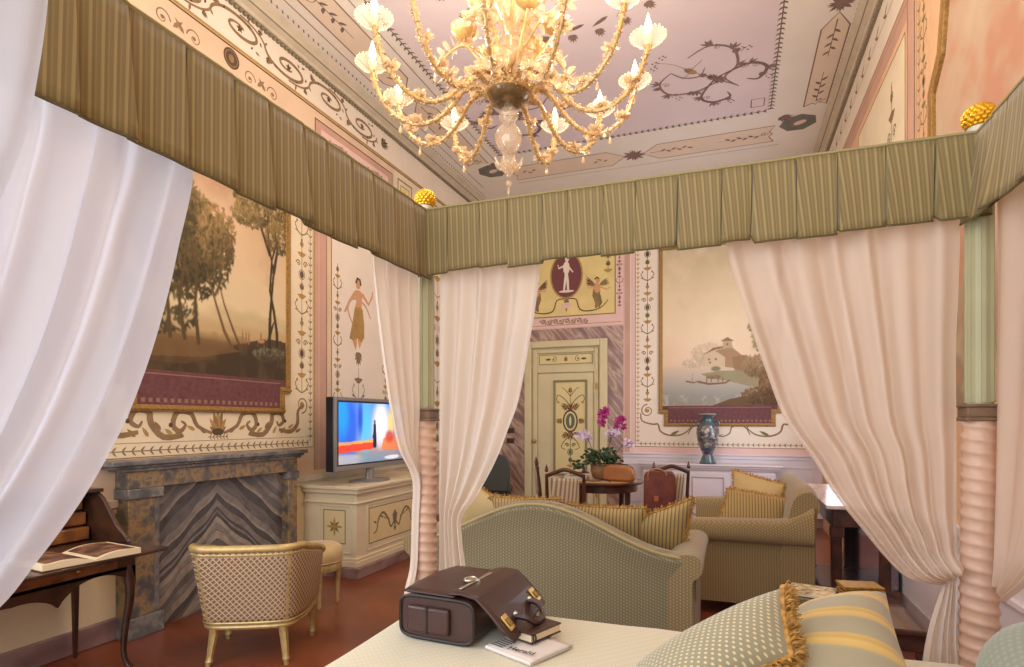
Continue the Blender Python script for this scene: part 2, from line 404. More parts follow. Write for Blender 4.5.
basem = veined('skirting_mauve_marble', [(0, (128, 100, 98)), (.5, (142, 114, 108)), (1, (156, 130, 122))], 1.2, 8, .4)
veinm = mat('surround_veined_marble', (176, 148, 132), .45); q = NT(veinm); mr = q.n.new('ShaderNodeMapping'); mr.inputs['Rotation'].default_value = (0, .7, 0); mp = q.n.new('ShaderNodeMapping'); mp.inputs['Scale'].default_value = (4.5, 2, .9); q.L.new(q.tc.outputs['Object'], mr.inputs[0]); q.L.new(mr.outputs[0], mp.inputs[0])
ns = q.n.new('ShaderNodeTexNoise'); ns.inputs['Scale'].default_value = 2.2; ns.inputs['Detail'].default_value = 6; q.L.new(mp.outputs[0], ns.inputs['Vector'])
q.L.new(q.ramp(ns.outputs['Fac'], [(.36, (132, 102, 98)), (.46, (160, 130, 120)), (.52, (196, 170, 148)), (.57, (168, 138, 126)), (.66, (142, 112, 106))]), veinm.node_tree.nodes['Principled BSDF'].inputs['Base Color'])
gilt = mat('gilt_wood', (204, 160, 70), .38, metal=.75, var=.3, vscale=40, bump=.25, bscale=120)
giltp = mat('painted_gold_frame', (176, 134, 68), .55, metal=.3, var=.4, vscale=60)
fabg = dotted('damask_dots_green', (124, 118, 88), (160, 150, 112), 165, .3)

def structure(o): o['kind'] = 'structure'; return o

# floor: waxed terracotta
fm = mat('waxed_terracotta', (140, 72, 40), .32, col2=(112, 54, 30), vscale=1.6, coat=.15, bump=.03, bscale=12)
structure(MB().box(XL - .1, XR + .1, Y0, YB + .1, -.06, 0).build('floor', fm, smooth=0))
structure(MB().box(XL - .1, XR + .1, Y0, YB + .1, ZC, ZC + .1).build('ceiling', ceilw, smooth=0))
wl = structure(MB().box(XL - .12, XL, Y0, YB + .12, 0, ZC).build('wall_left', peach, smooth=0))
wb = structure(MB().box(XL - .12, XR + .12, YB, YB + .12, 0, ZC).build('wall_back', rosewall, smooth=0))
# right wall with a tall window opening near the back corner
m = MB(); m.box(XR, XR + .3, Y0, 6.9, 0, ZC); m.box(XR, XR + .3, 8.3, YB + .12, 0, ZC); m.box(XR, XR + .3, 6.9, 8.3, 0, .9); m.box(XR, XR + .3, 6.9, 8.3, 3.6, ZC)
wr = structure(m.build('wall_right', orangew, smooth=0))
wf = structure(MB().box(XR + .1, XR + .16, 6.9, 8.3, .9, 1.0).box(XR + .1, XR + .16, 6.9, 8.3, 3.5, 3.6).box(XR + .1, XR + .16, 6.9, 6.98, 1, 3.5).box(XR + .1, XR + .16, 8.22, 8.3, 1, 3.5).box(XR + .1, XR + .16, 7.56, 7.64, 1, 3.5).box(XR + .11, XR + .15, 6.98, 8.22, 2.2, 2.25).build('window_1', mat('white_window_paint', (226, 222, 210), .5), bevel=.005))
MB().box(XR + .125, XR + .131, 6.98, 8.22, 1, 3.5).build('window_glass', glassy('clear_pane', (235, 240, 245), .12), wf, smooth=0)

# ---- left wall frescoes
FL = lambda a, b, o: (XL + o, a, b)
D = Deco(FL); LM = [pinks, cream, brn, dbr, gld, olv, skin, creamw, pinkl, yell]
PK, CR, BR, DB, GO, OL, SK, CW, PL, YE = range(10)
D.rect(-1, 9.2, 4.72, 5.06, CW, .0005)                                 # frieze ground
D.rect(-1, 9.2, 4.695, 4.72, GO, .0006); D.rect(-1, 9.2, 4.675, 4.69, DB, .0006)
D.rinceau(1.25, 6.05, 4.89, .30, 8, .026, BR, DB)
D.acanthus(6.15, 4.89, 0, .16, DB, OL)
D.garland((.8, 4.41), (4.78, 4.41), .055, .05, .02, BR)                # laurel line over the panels
for y in (1.9, 2.85, 3.86):                                             # bronze medallions
    D.ell(y, 4.58, .085, .085, DB, 20); D.ring(y, 4.58, .065, .065, .008, BR)
    D.ell(y, 4.58, .03, .035, BR, 10)
for y in (2.35, 3.35, 4.2):
    for g in (-1, 1):
        D.spiral(y + g * .14, 4.52, .07, PI / 2 + g * PI / 2, -g * 1.2, .012, BR); D.leaf(y + g * .05, 4.5, PI / 2 + g * .8, .12, .04, BR)
D.rect(4.93, 6.4, 4.2, 4.6, PK, .0006); D.frame(4.93, 6.4, 4.2, 4.6, .012, DB); D.rect(5.03, 6.3, 4.28, 4.52, PL)
D.rinceau(5.15, 6.2, 4.42, .14, 3, .012, BR)
D.rect(6.44, 9.2, 3.9, 4.69, CR, .0005)
for a0, a1 in ((6.52, 6.88), (7.05, 8.9)):
    D.frame(a0, a1, 4.1, 4.6, .02, BR); D.rect(a0 + .07, a1 - .07, 4.17, 4.53, YE); D.frame(a0 + .07, a1 - .07, 4.17, 4.53, .008, DB)
D.candelabra(6.70, 4.2, 4.5, .16, BR, OL, DB, 2)
D.rinceau(7.25, 8.7, 4.35, .2, 4, .014, BR)
# pilaster strips of the main order
D.rect(-1, 9.2, 4.16, 4.2, GO, .0006)
D.rect(4.93, 5.11, 1.0, 4.2, PK, .0004); D.rect(4.915, 4.93, 1.0, 4.2, GO); D.rect(5.11, 5.122, 1.0, 4.2, BR); D.rect(4.99, 4.996, 1, 4.2, PL)
D.rect(6.42, 6.62, 1.0, 4.2, PK, .0004); D.rect(6.40, 6.42, 1.0, 4.2, GO); D.rect(6.62, 6.635, 1.0, 4.2, BR)
D.rect(5.19, 6.36, 1.05, 3.85, CW, .0005); D.frame(5.19, 6.36, 1.05, 3.85, .012, OL)
D.rect(6.75, 9.1, 1.05, 4.0, CW, .0005); D.frame(6.75, 9.1, 1.05, 4.0, .012, OL)
# border around the landscape: laurel, candelabra
D.rect(2.2, 4.9, 1.24, 4.15, CR, .0004)
D.garland((2.3, 1.285), (4.84, 1.285), .07, .06, .022, BR); D.garland((4.86, 1.30), (4.86, 4.1), .07, .055, .02, BR)
D.rect(4.90, 4.906, 1.24, 4.15, BR); D.rect(2.2, 4.9, 1.235, 1.242, BR); D.rect(2.2, 4.9, 1.34, 1.344, BR)
D.candelabra(4.735, 1.78, 4.05, .19, BR, GO, DB, 0, .008)
D.spiral(4.735, 1.66, .085, -PI / 2, 1.5, .016, BR); D.ell(4.735, 1.66, .03, .03, GO)
# big acanthus scrolls with central shell below the picture
c0 = 3.72
D.acanthus(c0, 1.40, PI / 2, .20, BR, GO); D.ell(c0, 1.41, .06, .03, DB); D.garland((c0 - .1, 1.37), (c0 + .1, 1.37), .03, .04, .015, BR)
for g in (-1, 1):
    D.stroke([tuple(p)[:2] for p in spline([(c0 + g * .06, 1.40, 0), (c0 + g * .2, 1.46, 0), (c0 + g * .26, 1.56, 0), (c0 + g * .38, 1.57, 0), (c0 + g * .42, 1.47, 0), (c0 + g * .36, 1.42, 0), (c0 + g * .31, 1.47, 0), (c0 + g * .35, 1.50, 0)], 22)], .022, .014, BR, .045)
    D.stroke([tuple(p)[:2] for p in spline([(c0 + g * .34, 1.39, 0), (c0 + g * .5, 1.38, 0), (c0 + g * .6, 1.48, 0), (c0 + g * .62, 1.57, 0), (c0 + g * .72, 1.58, 0), (c0 + g * .76, 1.50, 0), (c0 + g * .7, 1.46, 0), (c0 + g * .67, 1.50, 0)], 22)], .04, .014, BR, .05)
    D.stroke([tuple(p)[:2] for p in spline([(c0 + g * .7, 1.42, 0), (c0 + g * .85, 1.40, 0), (c0 + g * .95, 1.47, 0), (c0 + g * .96, 1.6, 0), (c0 + g * 1.05, 1.66, 0)], 16)], .03, .014, BR, .045)
    for k in range(9):
        q = .12 + k * .1; D.leaf(c0 + g * q, 1.40 + .03 * math.sin(k * 2), PI / 2 - g * (.9 + .3 * math.sin(k)), .09, .035, GO if k % 2 else BR)
    D.ell(c0 + g * .44, 1.47, .018, .018, DB, 8); D.ell(c0 + g * .78, 1.50, .018, .018, DB, 8)
# dancing figure on the pale panel
fy = 5.68
D.leaf(fy + .02, 2.33, 1.5, .34, .10, SK); D.leaf(fy - .05, 2.30, 1.75, .34, .09, SK)
D.poly([(fy - .17, 2.42), (fy - .09, 2.40), (fy - .02, 2.44), (fy + .06, 2.40), (fy + .11, 2.46), (fy + .11, 2.62), (fy + .08, 2.78), (fy + .01, 2.80), (fy - .07, 2.78), (fy - .10, 2.66)], GO)
for k in range(5): D.stroke([(fy - .13 + k * .05, 2.44), (fy - .06 + k * .028, 2.62), (fy - .03 + k * .012, 2.76)], .009, .004, BR)
D.poly([(fy - .07, 2.77), (fy + .07, 2.78), (fy + .06, 2.86), (fy + .09, 2.95), (fy + .03, 2.99), (fy - .06, 2.98), (fy - .08, 2.93), (fy - .04, 2.86)], SK)
D.ell(fy - .005, 3.055, .045, .058, SK); D.stroke([(fy - .05, 3.06), (fy - .02, 3.12), (fy + .03, 3.11), (fy + .045, 3.05)], .03, .03, DB)
D.stroke([(fy - .06, 2.95), (fy - .17, 2.83), (fy - .24, 2.72), (fy - .26, 2.70)], .045, .02, SK); D.stroke([(fy + .07, 2.96), (fy + .20, 2.86), (fy + .27, 2.96), (fy + .29, 3.03)], .045, .02, SK)
D.stroke([tuple(p)[:2] for p in spline([(fy - .12, 2.6, 0), (fy - .2, 2.75, 0), (fy - .1, 2.88, 0), (fy + .12, 2.84, 0), (fy + .24, 2.7, 0)], 14)], .02, .02, PK, .03)
D.acanthus(fy, 2.28, -PI / 2, .16, OL, BR); D.acanthus(fy, 2.24, -PI / 2, .1, BR)
D.candelabra(fy, 1.2, 2.1, .24, OL, BR, GO, 3, .007)
D.candelabra(5.30, 1.2, 3.2, .15, OL, GO, BR, 1, .007); D.candelabra(6.24, 1.2, 3.2, .15, OL, GO, BR, 4, .007)
D.candelabra(7.6, 1.2, 3.7, .3, OL, GO, BR, 2, .007)
fr = structure(D.build('wall_left_fresco', [pinks, cream, brn, dbr, gld, olv, skin, creamw, pinkl, yell], parent=wl))
# dado and skirting of the left wall
structure(MB().box(XL, XL + .035, Y0, YB, .90, .96, 0).box(XL, XL + .02, Y0, YB, .86, .90, 0).build('trim_1', stone, bevel=.006))
structure(MB().box(XL, XL + .008, Y0, YB, .14, .86).build('wall_left_dado', dado, smooth=0))
structure(MB().box(XL, XL + .03, Y0, YB, 0, .15).build('baseboard_left', basem, bevel=.008))

# ---- cornices
def cornice(name, f, L0, L1):
    m = MB()
    m.prism([(0, 5.06), (.04, 5.06), (.05, 5.09), (.09, 5.11), (.10, 5.16), (.14, 5.2), (0, 5.2)], lambda a, b, t: f(a, t, b), L0, L1, 0)
    n = int((L1 - L0) / .05)
    for k in range(n):
        t = L0 + (k + .5) * (L1 - L0) / n
        m.prism([(.0, 5.03), (.028, 5.03), (.028, 5.06), (.0, 5.06)], lambda a, b, q: f(a, q, b), t - .014, t + .014, 1)
    m.prism([(.0, 5.115), (.097, 5.115), (.1, 5.125), (0, 5.125)], lambda a, b, t: f(a, t, b), L0, L1, 1)
    structure(m.build(name, [stone, stoned], smooth=0))
cornice('trim_2', lambda a, t, b: (XL + a, t, b), .8, YB - .0)
cornice('trim_3', lambda a, t, b: (t, YB - a, b), XL, XR)
cornice('trim_4', lambda a, t, b: (XR - a, t, b), 2.0, YB)

# ---- ceiling painting
FC = lambda a, b, o: (a, b, ZC - o)
D = Deco(FC)
LIL, WH, CP, DK, BN, ME, GD, GR = range(8)
D.rect(-3.0, .42, 1.2, 7.62, LIL, .0005)
def leafborder(p0, p1):
    D.garland(p0, p1, .075, .07, .035, DK)
leafborder((-3.02, 7.64), (.40, 7.64)); leafborder((-3.02, 1.5), (-3.02, 7.64)); leafborder((.44, 4.0), (.44, 7.62))
def cart(p0, p1, wd, ext=DK):
    """long cartouche panel with pointed inner ends"""
    (a0, b0), (a1, b1) = p0, p1; L = math.hypot(a1 - a0, b1 - b0); ux, uy = (a1 - a0) / L, (b1 - b0) / L; vx, vy = -uy, ux
    T = lambda s_, t_: (a0 + ux * s_ + vx * t_, b0 + uy * s_ + vy * t_)
    pts = [T(0, -wd), T(.06, -wd * .3), T(.02, 0), T(.06, wd * .3), T(0, wd), T(L - .22, wd), T(L, 0), T(L - .22, -wd)]
    D.poly(pts, CP); D.loop(pts, .014, BN)
    for k in range(6):
        s0 = .18 + k * .07
        D.leaf(*T(s0, 0), math.atan2(uy, ux) + (.7 if k % 2 else -.7), .09, .04, DK); D.leaf(*T(L - .25 - k * .07, 0), math.atan2(uy, ux) + PI + (.7 if k % 2 else -.7), .09, .035, BN)
    D.stroke([T(.1, 0), T(.7, 0)], .01, .006, DK); D.stroke([T(L - .1, 0), T(L - .7, 0)], .012, .006, DK)
    D.spiral(*T(.12, .04), .05, 0, 1.2, .01, DK)
xc = -1.27
cart((-3.08, 8.28), (xc - .12, 8.28), .22); cart((.52, 8.28), (xc + .12, 8.28), .22)
for yc in (5.9, 1.9):
    cart((.92, yc + 1.8) if yc > 3 else (.92, yc + 1.7), (.92, yc + .12), .12); cart((.92, yc - 1.8), (.92, yc - .12), .12)
    cart((-3.42, yc + 1.9 if yc > 3 else yc + 1.7), (-3.42, yc + .12), .15); cart((-3.42, yc - 1.8), (-3.42, yc - .12), .15)
def star(a, b, r):
    for k in range(4):
        D.acanthus(a, b, k * PI / 2, r * .75, GR, DK)
        D.leaf(a, b, PI / 4 + k * PI / 2, r * .8, r * .3, BN)
star(xc, 8.28, .22); star(.92, 5.9, .16); star(-3.42, 5.9, .18)
for hx, hy in ((.78, 8.08), (-3.32, 8.08)):
    pts = [(hx + .21 * math.cos(k * PI / 3.5 + .3), hy + .21 * math.sin(k * PI / 3.5 + .3)) for k in range(7)]
    D.poly(pts, ME); D.loop(pts, .016, GR); D.ell(hx, hy, .075, .10, GR, 12, .6); D.ell(hx + .02, hy, .05, .08, CP, 10, 1)
def arab(cx, cy, s_, fx, fy):
    """painted arabesque spray in a corner of the lilac field"""
    q = lambda pts, w0, w1, mi=GR, mid=None: D.stroke([tuple(p)[:2] for p in spline([(cx + fx * a * s_, cy + fy * b * s_, 0) for a, b in pts], 20)], w0, w1, mi, mid)
    q([(.30, .30), (.05, .10), (-.25, .25), (-.62, .20), (-.72, -.10), (-.55, -.32)], .012, .012, GR, .03)
    q([(.30, .30), (.12, .02), (.28, -.22), (.22, -.60), (-.05, -.75), (-.32, -.58)], .012, .012, GR, .03)
    q([(0, 0), (-.2, .42), (-.05, .62), (.18, .55), (.15, .4)], .016, .01, DK, .04)
    q([(0, 0), (.42, -.2), (.64, -.05), (.55, .2), (.4, .15)], .016, .01, DK, .04)
    q([(-.55, -.32), (-.4, -.15), (-.2, -.12), (-.12, -.3)], .012, .008, DK, .02)
    q([(0, 0), (-.22, -.2), (-.5, -.5), (-.72, -.62)], .012, .006, GD)
    q([(-.3, -.25), (-.42, -.12)], .008, .006, DK); q([(-.3, -.3), (-.15, -.48)], .008, .006, DK)
    for a, b, dr in ((-.62, .2, 2.4), (-.25, .25, 1.6), (-.72, -.1, 3.6), (.22, -.6, -1.2), (.28, -.22, 0), (-.05, -.75, -2), (-.2, .42, 2.6), (-.05, .62, 1.4), (.42, -.2, -.6), (.64, -.05, .4)):
        for k in range(3): D.leaf(cx + fx * a * s_, cy + fy * b * s_, math.atan2(fy * math.sin(dr), fx * math.cos(dr)) + (k - 1) * .6, .13 * s_, .035, DK if k % 2 else GR)
        D.spiral(cx + fx * (a + .08) * s_, cy + fy * (b + .05) * s_, .055 * s_, dr, 1.2 * fx, .009, GR)
    for a, b in ((-.3, -.28), (-.12, -.1), (-.72, .0), (-.3, .24), (.24, -.5), (.15, .55), (.55, .1), (-.05, -.74)):
        D.acanthus(cx + fx * a * s_, cy + fy * b * s_, math.atan2(fy * b, fx * a), .09 * s_ + .02, DK, GR)
    D.ell(cx - fx * .3 * s_, cy - fy * .27 * s_, .10 * s_, .05 * s_, GD, 12, .8); D.acanthus(cx, cy, math.atan2(fy, fx), .2 * s_, GR, DK); D.acanthus(cx, cy, math.atan2(-fy, -fx), .16 * s_, DK, GR)
    for a, b in ((-.72, -.6), (-.62, -.7), (-.75, -.5), (.2, .68), (.68, .2), (-.5, .35), (.4, -.55)):
        for k in range(4): D.ell(cx + fx * a * s_ + .03 * math.cos(k * 1.7), cy + fy * b * s_ + .03 * math.sin(k * 1.7), .012, .012, DK, 6)
arab(-.16, 6.72, .80, 1, 1); arab(-2.42, 6.72, .80, -1, 1)
for g, x in ((1, .32), (-1, -2.9)):
    D.loop([(x - .1, 7.5), (x + .04, 7.5), (x + .04, 7.32), (x - .1, 7.32)], .014, GR)
    D.acanthus(x + .25 * g, 7.85, PI / 2 - g * .8, .2, DK, GR)
for k in range(26):
    a = 2 * PI * k / 26; D.acanthus(-1.3 + 1.05 * math.cos(a), 4.3 + 1.2 * math.sin(a), a, .12, GR, BN)
    D.leaf(-1.3 + .95 * math.cos(a + .1), 4.3 + 1.08 * math.sin(a + .1), a + 1.4, .2, .05, DK)
D.dashes((-3.80, 1.5), (-3.80, 9.0), .07, .045, .012, BN, .6); D.dashes((1.07, 2.2), (1.07, 9.0), .07, .045, .012, GR, .6)
D.stroke([(-3.68, 1.5), (-3.68, 8.6)], .01, .01, BN); D.stroke([(-3.15, 1.5), (-3.15, 7.8)], .01, .01, BN)
D.stroke([(-3.1, 8.62), (.6, 8.62)], .008, .008, GR)
structure(D.build('ceiling_fresco', [lilac, ceilw, ceilp, mat('ceiling_dark_ornament', (124, 104, 98), .85), mat('ceiling_brown_line', (140, 108, 90), .85), medg, gld, mat('ceiling_grey_ornament', (138, 116, 112), .85)]))

# ---- back wall frescoes
FB = lambda a, b, o: (a, YB - o, b)
D = Deco(FB)
D.rect(XL, XR, 4.7, 5.05, CW, .0004); D.rinceau(XL + .2, XR - .2, 4.88, .24, 9, .02, BR)
D.rect(-3.6, -1.58, 3.02, 4.6, PL, .0004)
D.rect(-3.42, -1.70, 3.19, 4.5, YE, .0006); D.frame(-3.42, -1.70, 3.19, 4.5, .016, OL)
mc = -2.50                                                             # oval medallion with a pale figure
D.ell(mc, 3.86, .275, .38, GO, 26); D.ell(mc, 3.86, .25, .355, 10, 26)
D.ell(mc, 3.60, .13, .02, CW, 12); D.stroke([(mc + .03, 3.62), (mc + .02, 3.78), (mc, 3.9)], .035, .05, CW); D.stroke([(mc - .04, 3.62), (mc - .02, 3.78), (mc, 3.9)], .03, .05, CW)
D.ell(mc, 3.98, .055, .11, CW, 12); D.ell(mc + .01, 4.12, .035, .042, CW, 10); D.stroke([(mc, 4.03), (mc - .13, 3.98), (mc - .14, 4.04)], .03, .02, CW); D.stroke([(mc + .02, 4.02), (mc + .11, 3.9)], .03, .02, CW)
for g in (-1, 1):
    D.stroke([tuple(p)[:2] for p in spline([(mc + g * .03, 3.48, 0), (mc + g * .16, 3.46, 0), (mc + g * .22, 3.30, 0), (mc + g * .36, 3.26, 0), (mc + g * .56, 3.30, 0), (mc + g * .68, 3.42, 0)], 16)], .016, .012, DB, .02)
    x = mc + g * .50                                                   # winged figure
    D.stroke([(x, 3.64), (x - g * .01, 3.50), (x + g * .02, 3.38), (x - g * .02, 3.30)], .11, .03, BR, .12); D.stroke([(x + g * .03, 3.50), (x + g * .07, 3.38), (x + g * .03, 3.30)], .06, .02, OL)
    D.ell(x, 3.62, .055, .085, SK, 12, g * .2); D.ell(x + g * .015, 3.74, .036, .044, SK, 10); D.stroke([(x - .035, 3.755), (x, 3.79), (x + .035, 3.76)], .025, .02, DB)
    for k in range(5): D.leaf(x - g * .03, 3.66, PI / 2 + g * (.75 + .17 * k), .22 - .02 * k, .04, DB if k % 2 else BR)
    for k in range(4): D.leaf(x + g * .04, 3.66, PI / 2 - g * (.9 + .2 * k), .17, .04, BR if k % 2 else OL)
    D.stroke([(x - g * .05, 3.64), (x - g * .13, 3.62), (x - g * .17, 3.70)], .025, .015, SK); D.stroke([(x + g * .05, 3.63), (x + g * .16, 3.58), (x + g * .22, 3.62)], .025, .012, SK)
    D.candelabra(mc + g * .68, 3.85, 4.4, .22, OL, GO, DB, 1, .008)
D.acanthus(mc, 3.40, PI / 2, .11, BR, OL); D.leaf(mc, 3.46, -PI / 2, .2, .06, OL); D.ell(mc, 3.37, .08, .05, PL, 10)
D.rinceau(-2.95, -2.15, 3.115, .10, 8, .010, BR, DB)
D.stroke([(-3.6, 3.06), (-1.6, 3.06)], .01, .01, GO)
# pink strip with narrow ornament between door and landscape
D.rect(-1.56, -1.48, .98, 4.6, PK, .0004); D.rect(-1.47, -1.455, .98, 4.6, CW); D.candelabra(-1.64, 3.3, 4.4, .11, gry and DB, BR, OL, 1, .005)
D.rect(-1.44, 1.18, .99, 4.6, PL, .0003)
D.rect(-1.40, 1.14, 1.10, 4.5, CW, .0005); D.frame(-1.40, 1.14, 1.10, 4.5, .01, BR); D.garland((-1.355, 1.15), (-1.355, 4.45), .07, .05, .02, GO)
D.garland((-1.355, 1.15), (1.1, 1.15), .07, .05, .02, BR); D.garland((1.09, 1.15), (1.09, 4.45), .07, .05, .02, GO)
D.candelabra(-1.21, 1.80, 4.3, .2, OL, GO, DB, 5, .009); D.candelabra(.86, 1.80, 4.3, .2, OL, GO, DB, 5, .009)
for g, x in ((1, -1.21), (-1, .86)):
    D.spiral(x, 1.66, .10, PI / 2, g * 1.6, .02, BR); D.ell(x, 1.66, .03, .03, GO)
    D.stroke([tuple(p)[:2] for p in spline([(x - g * .1, 1.62, 0), (x - g * .08, 1.50, 0), (x + g * .08, 1.45, 0), (x + g * .16, 1.45, 0), (x + g * .2, 1.34, 0), (x + g * .34, 1.28, 0), (x + g * .52, 1.30, 0), (x + g * .64, 1.40, 0), (x + g * .60, 1.46, 0)], 26)], .018, .012, BR, .026)
    D.stroke([tuple(p)[:2] for p in spline([(x + g * .60, 1.30, 0), (x + g * .68, 1.42, 0), (x + g * .84, 1.42, 0), (x + g * .88, 1.32, 0), (x + g * .98, 1.27, 0), (x + g * 1.1, 1.30, 0)], 16)], .014, .01, BR, .02)
    D.leaf(x + g * .34, 1.28, g * .5 + (PI if g < 0 else 0), .16, .05, OL)
D.rect(XL, -3.62, 1.0, 4.6, PK, .0003)
structure(D.build('wall_back_fresco', [pinks, cream, brn, dbr, gld, olv, skin, creamw, pinkl, yell, mat('medallion_maroon', (122, 70, 70), .8)], parent=wb))
# marble surround of the door
m = MB(); yb = YB - .012
m.box(-3.62, -3.19, yb, YB, 0, 2.98); m.box(-1.82, -1.58, yb, YB, 0, 2.98); m.box(-3.19, -1.82, yb, YB, 2.80, 3.0); m.box(-3.62, -3.19, yb, YB, 2.98, 3.0); m.box(-1.82, -1.58, yb, YB, 2.98, 3.0)
structure(m.build('trim_5', veinm, smooth=0))
# door: cream and yellow panelled double frame
dcr = mat('door_cream_paint', (216, 204, 160), .5, var=.06, vscale=4); dol = mat('door_olive_line', (136, 128, 92), .6); dye = mat('door_panel_yellow', (226, 210, 150), .5, var=.05, vscale=4)
dr = structure(MB().box(-3.17, -1.84, YB - .03, YB + .02, 0, 2.74).build('door_1', dcr, smooth=0))
m = MB()
for x0, x1, y0, z0, z1 in ((-3.19, -3.07, .10, 0, 2.80), (-1.94, -1.82, .10, 0, 2.80), (-3.07, -1.94, .10, 2.69, 2.80), (-3.05, -2.98, .07, 0, 2.66), (-2.03, -1.96, .07, 0, 2.66), (-2.98, -2.03, .07, 2.60, 2.66), (-2.98, -2.03, .07, 2.28, 2.40)):
    m.box(x0, x1, YB - y0, YB - .01, z0, z1)
m.build('door_frame', dcr, dr, bevel=.012)
D = Deco(lambda a, b, o: (a, YB - .035 - o, b))
D.rect(-2.95, -2.06, 2.42, 2.58, 1); D.frame(-2.95, -2.06, 2.42, 2.58, .012, 0)
for g in (-1, 1):
    D.spiral(-2.5 + g * .2, 2.50, .05, PI / 2, g * 1.2, .01, 2); D.leaf(-2.5 + g * .25, 2.50, g * PI / 2 - PI / 2, .1, .04, 2)
D.acanthus(-2.5, 2.47, PI / 2, .08, 2, 3)
D.build('overdoor_panel', [dol, dye, dbr, gld], parent=dr)
m = MB(); m.box(-2.96, -2.05, YB - .055, YB - .02, .02, 2.27)
lf = m.build('door_leaf', dcr, dr, bevel=.004)
m = MB()
for fr_ in ((-2.70, -2.14, .62, 2.16), (-2.70, -2.14, .15, .5)):
    x0, x1, z0, z1 = fr_
    for a in ((x0, x0 + .035, z0, z1), (x1 - .035, x1, z0, z1), (x0 + .035, x1 - .035, z0, z0 + .035), (x0 + .035, x1 - .035, z1 - .035, z1)): m.box(a[0], a[1], YB - .075, YB - .05, a[2], a[3])
m.build('panel_moulding', dol, lf, bevel=.006)
D = Deco(lambda a, b, o: (a, YB - .057 - o, b)); pc = -2.42
D.rect(-2.665, -2.175, .655, 2.125, 1); D.rect(-2.665, -2.175, .185, .465, 1)
D.ell(pc, 1.50, .125, .185, 2, 22); D.ell(pc, 1.50, .10, .155, 1, 22); D.ell(pc, 1.50, .075, .125, 4, 18); D.ell(pc, 1.50, .02, .08, 1, 10)
for g in (-1, 1):
    D.stroke([tuple(p)[:2] for p in spline([(pc, 1.72, 0), (pc + g * .08, 1.84, 0), (pc + g * .2, 1.92, 0), (pc + g * .23, 1.84, 0), (pc + g * .18, 1.80, 0)], 12)], .014, .01, 2)
    D.stroke([tuple(p)[:2] for p in spline([(pc, 1.9, 0), (pc + g * .08, 2.0, 0), (pc + g * .14, 2.04, 0)], 6)], .012, .008, 2)
    D.acanthus(pc + g * .14, 1.5, 0 if g > 0 else PI, .11, 2, 3); D.acanthus(pc + g * .05, 1.70, PI / 2 - g * .9, .13, 2, 3); D.acanthus(pc + g * .05, 1.30, -PI / 2 + g * .9, .12, 2, 3)
    D.stroke([tuple(p)[:2] for p in spline([(pc, 1.26, 0), (pc + g * .1, 1.18, 0), (pc + g * .15, 1.08, 0), (pc + g * .08, 1.04, 0)], 8)], .014, .01, 2)
    D.ell(pc + g * .2, 1.8, .025, .018, 3)
D.acanthus(pc, 1.68, PI / 2, .13, 2, 3); D.stroke([(pc, 1.7), (pc, 2.05)], .01, .006, 2); D.acanthus(pc, 1.32, -PI / 2, .14, 2, 3); D.acanthus(pc, 1.96, PI / 2, .09, 2, 3); D.candelabra(pc, .75, 1.2, .2, 2, 3, 4, 1, .01)
D.build('painted_ornament', [dol, dye, dbr, gld, mat('cartouche_green', (96, 108, 86), .7)], parent=lf)
m = MB(); m.ball((-3.01, YB - .13, 1.17), .034, 12); m.tube([(-3.01, YB - .13, 1.17), (-3.01, YB - .07, 1.17)], .012); m.lathe([(.03, 0), (.03, .012)], 14, (0, 0, 0), 0, Matrix.Translation((-3.01, YB - .075, 1.17)) @ Matrix.Rotation(PI / 2, 4, 'X'))
m.build('door_handle', gilt, dr)
m = MB()
for z in (.3, 2.0): m.tube([(-1.99, YB - .085, z), (-1.99, YB - .085, z + .1)], .012)
m.build('hinge', gilt, dr)
# dado of the back wall
m = MB(); m.box(-1.58, XR, YB - .03, YB, .94, .99); m.box(-1.58, XR, YB - .05, YB, .99, 1.01); m.box(-1.58, XR, YB - .015, YB, .12, .94)
for k in range(3):
    x0 = -1.5 + k * .9; m.box(x0, x0 + .8, YB - .025, YB - .012, .25, .28); m.box(x0, x0 + .8, YB - .025, YB - .012, .82, .85); m.box(x0, x0 + .03, YB - .025, YB - .012, .28, .82); m.box(x0 + .77, x0 + .8, YB - .025, YB - .012, .28, .82)
structure(m.build('trim_6', dadol, bevel=.004))
structure(MB().box(-1.58, XR, YB - .035, YB, 0, .13).build('baseboard_back', basem))

# ---- right wall frescoes
FR = lambda a, b, o: (XR - o, a, b)
D = Deco(FR)
D.rect(1, 9.2, 4.62, 5.04, CW, .0004)
for k in range(24): D.leaf(2 + k * .3, 4.82, .5, .16, .035, BR); D.leaf(2.1 + k * .3, 4.86, -.5 + PI, .14, .03, OL)
D.stroke([(1, 4.83), (9.2, 4.83)], .006, .006, BR)
D.rect(1, 9.2, 4.42, 4.62, PK, .0005); D.rect(1, 9.2, 4.60, 4.615, GO); D.rect(1, 9.2, 4.54, 4.545, BR)
D.rect(5.06, 6.75, 1.0, 4.36, CR, .0006); D.frame(5.06, 6.75, 1.0, 4.36, .01, OL)
D.candelabra(5.45, 2.0, 4.2, .3, OL, BR, GO, 1, .01); D.candelabra(6.2, 2.0, 4.0, .34, OL, BR, GO, 3, .012)
D.rect(4.84, 5.0, 1.0, 4.62, PK, .0007); D.rect(5.0, 5.012, 1.0, 4.6, BR)
D.rect(4.48, 4.82, 1.0, 4.62, 10, .0007); D.rect(4.825, 4.835, 1, 4.6, DB)
D.rect(4.77, 4.776, 1, 4.6, BR); D.garland((4.72, 1.6), (4.72, 4.6), .09, .07, .02, BR); D.candelabra(4.62, 2.5, 4.55, .14, BR, OL, DB, 2, .007)
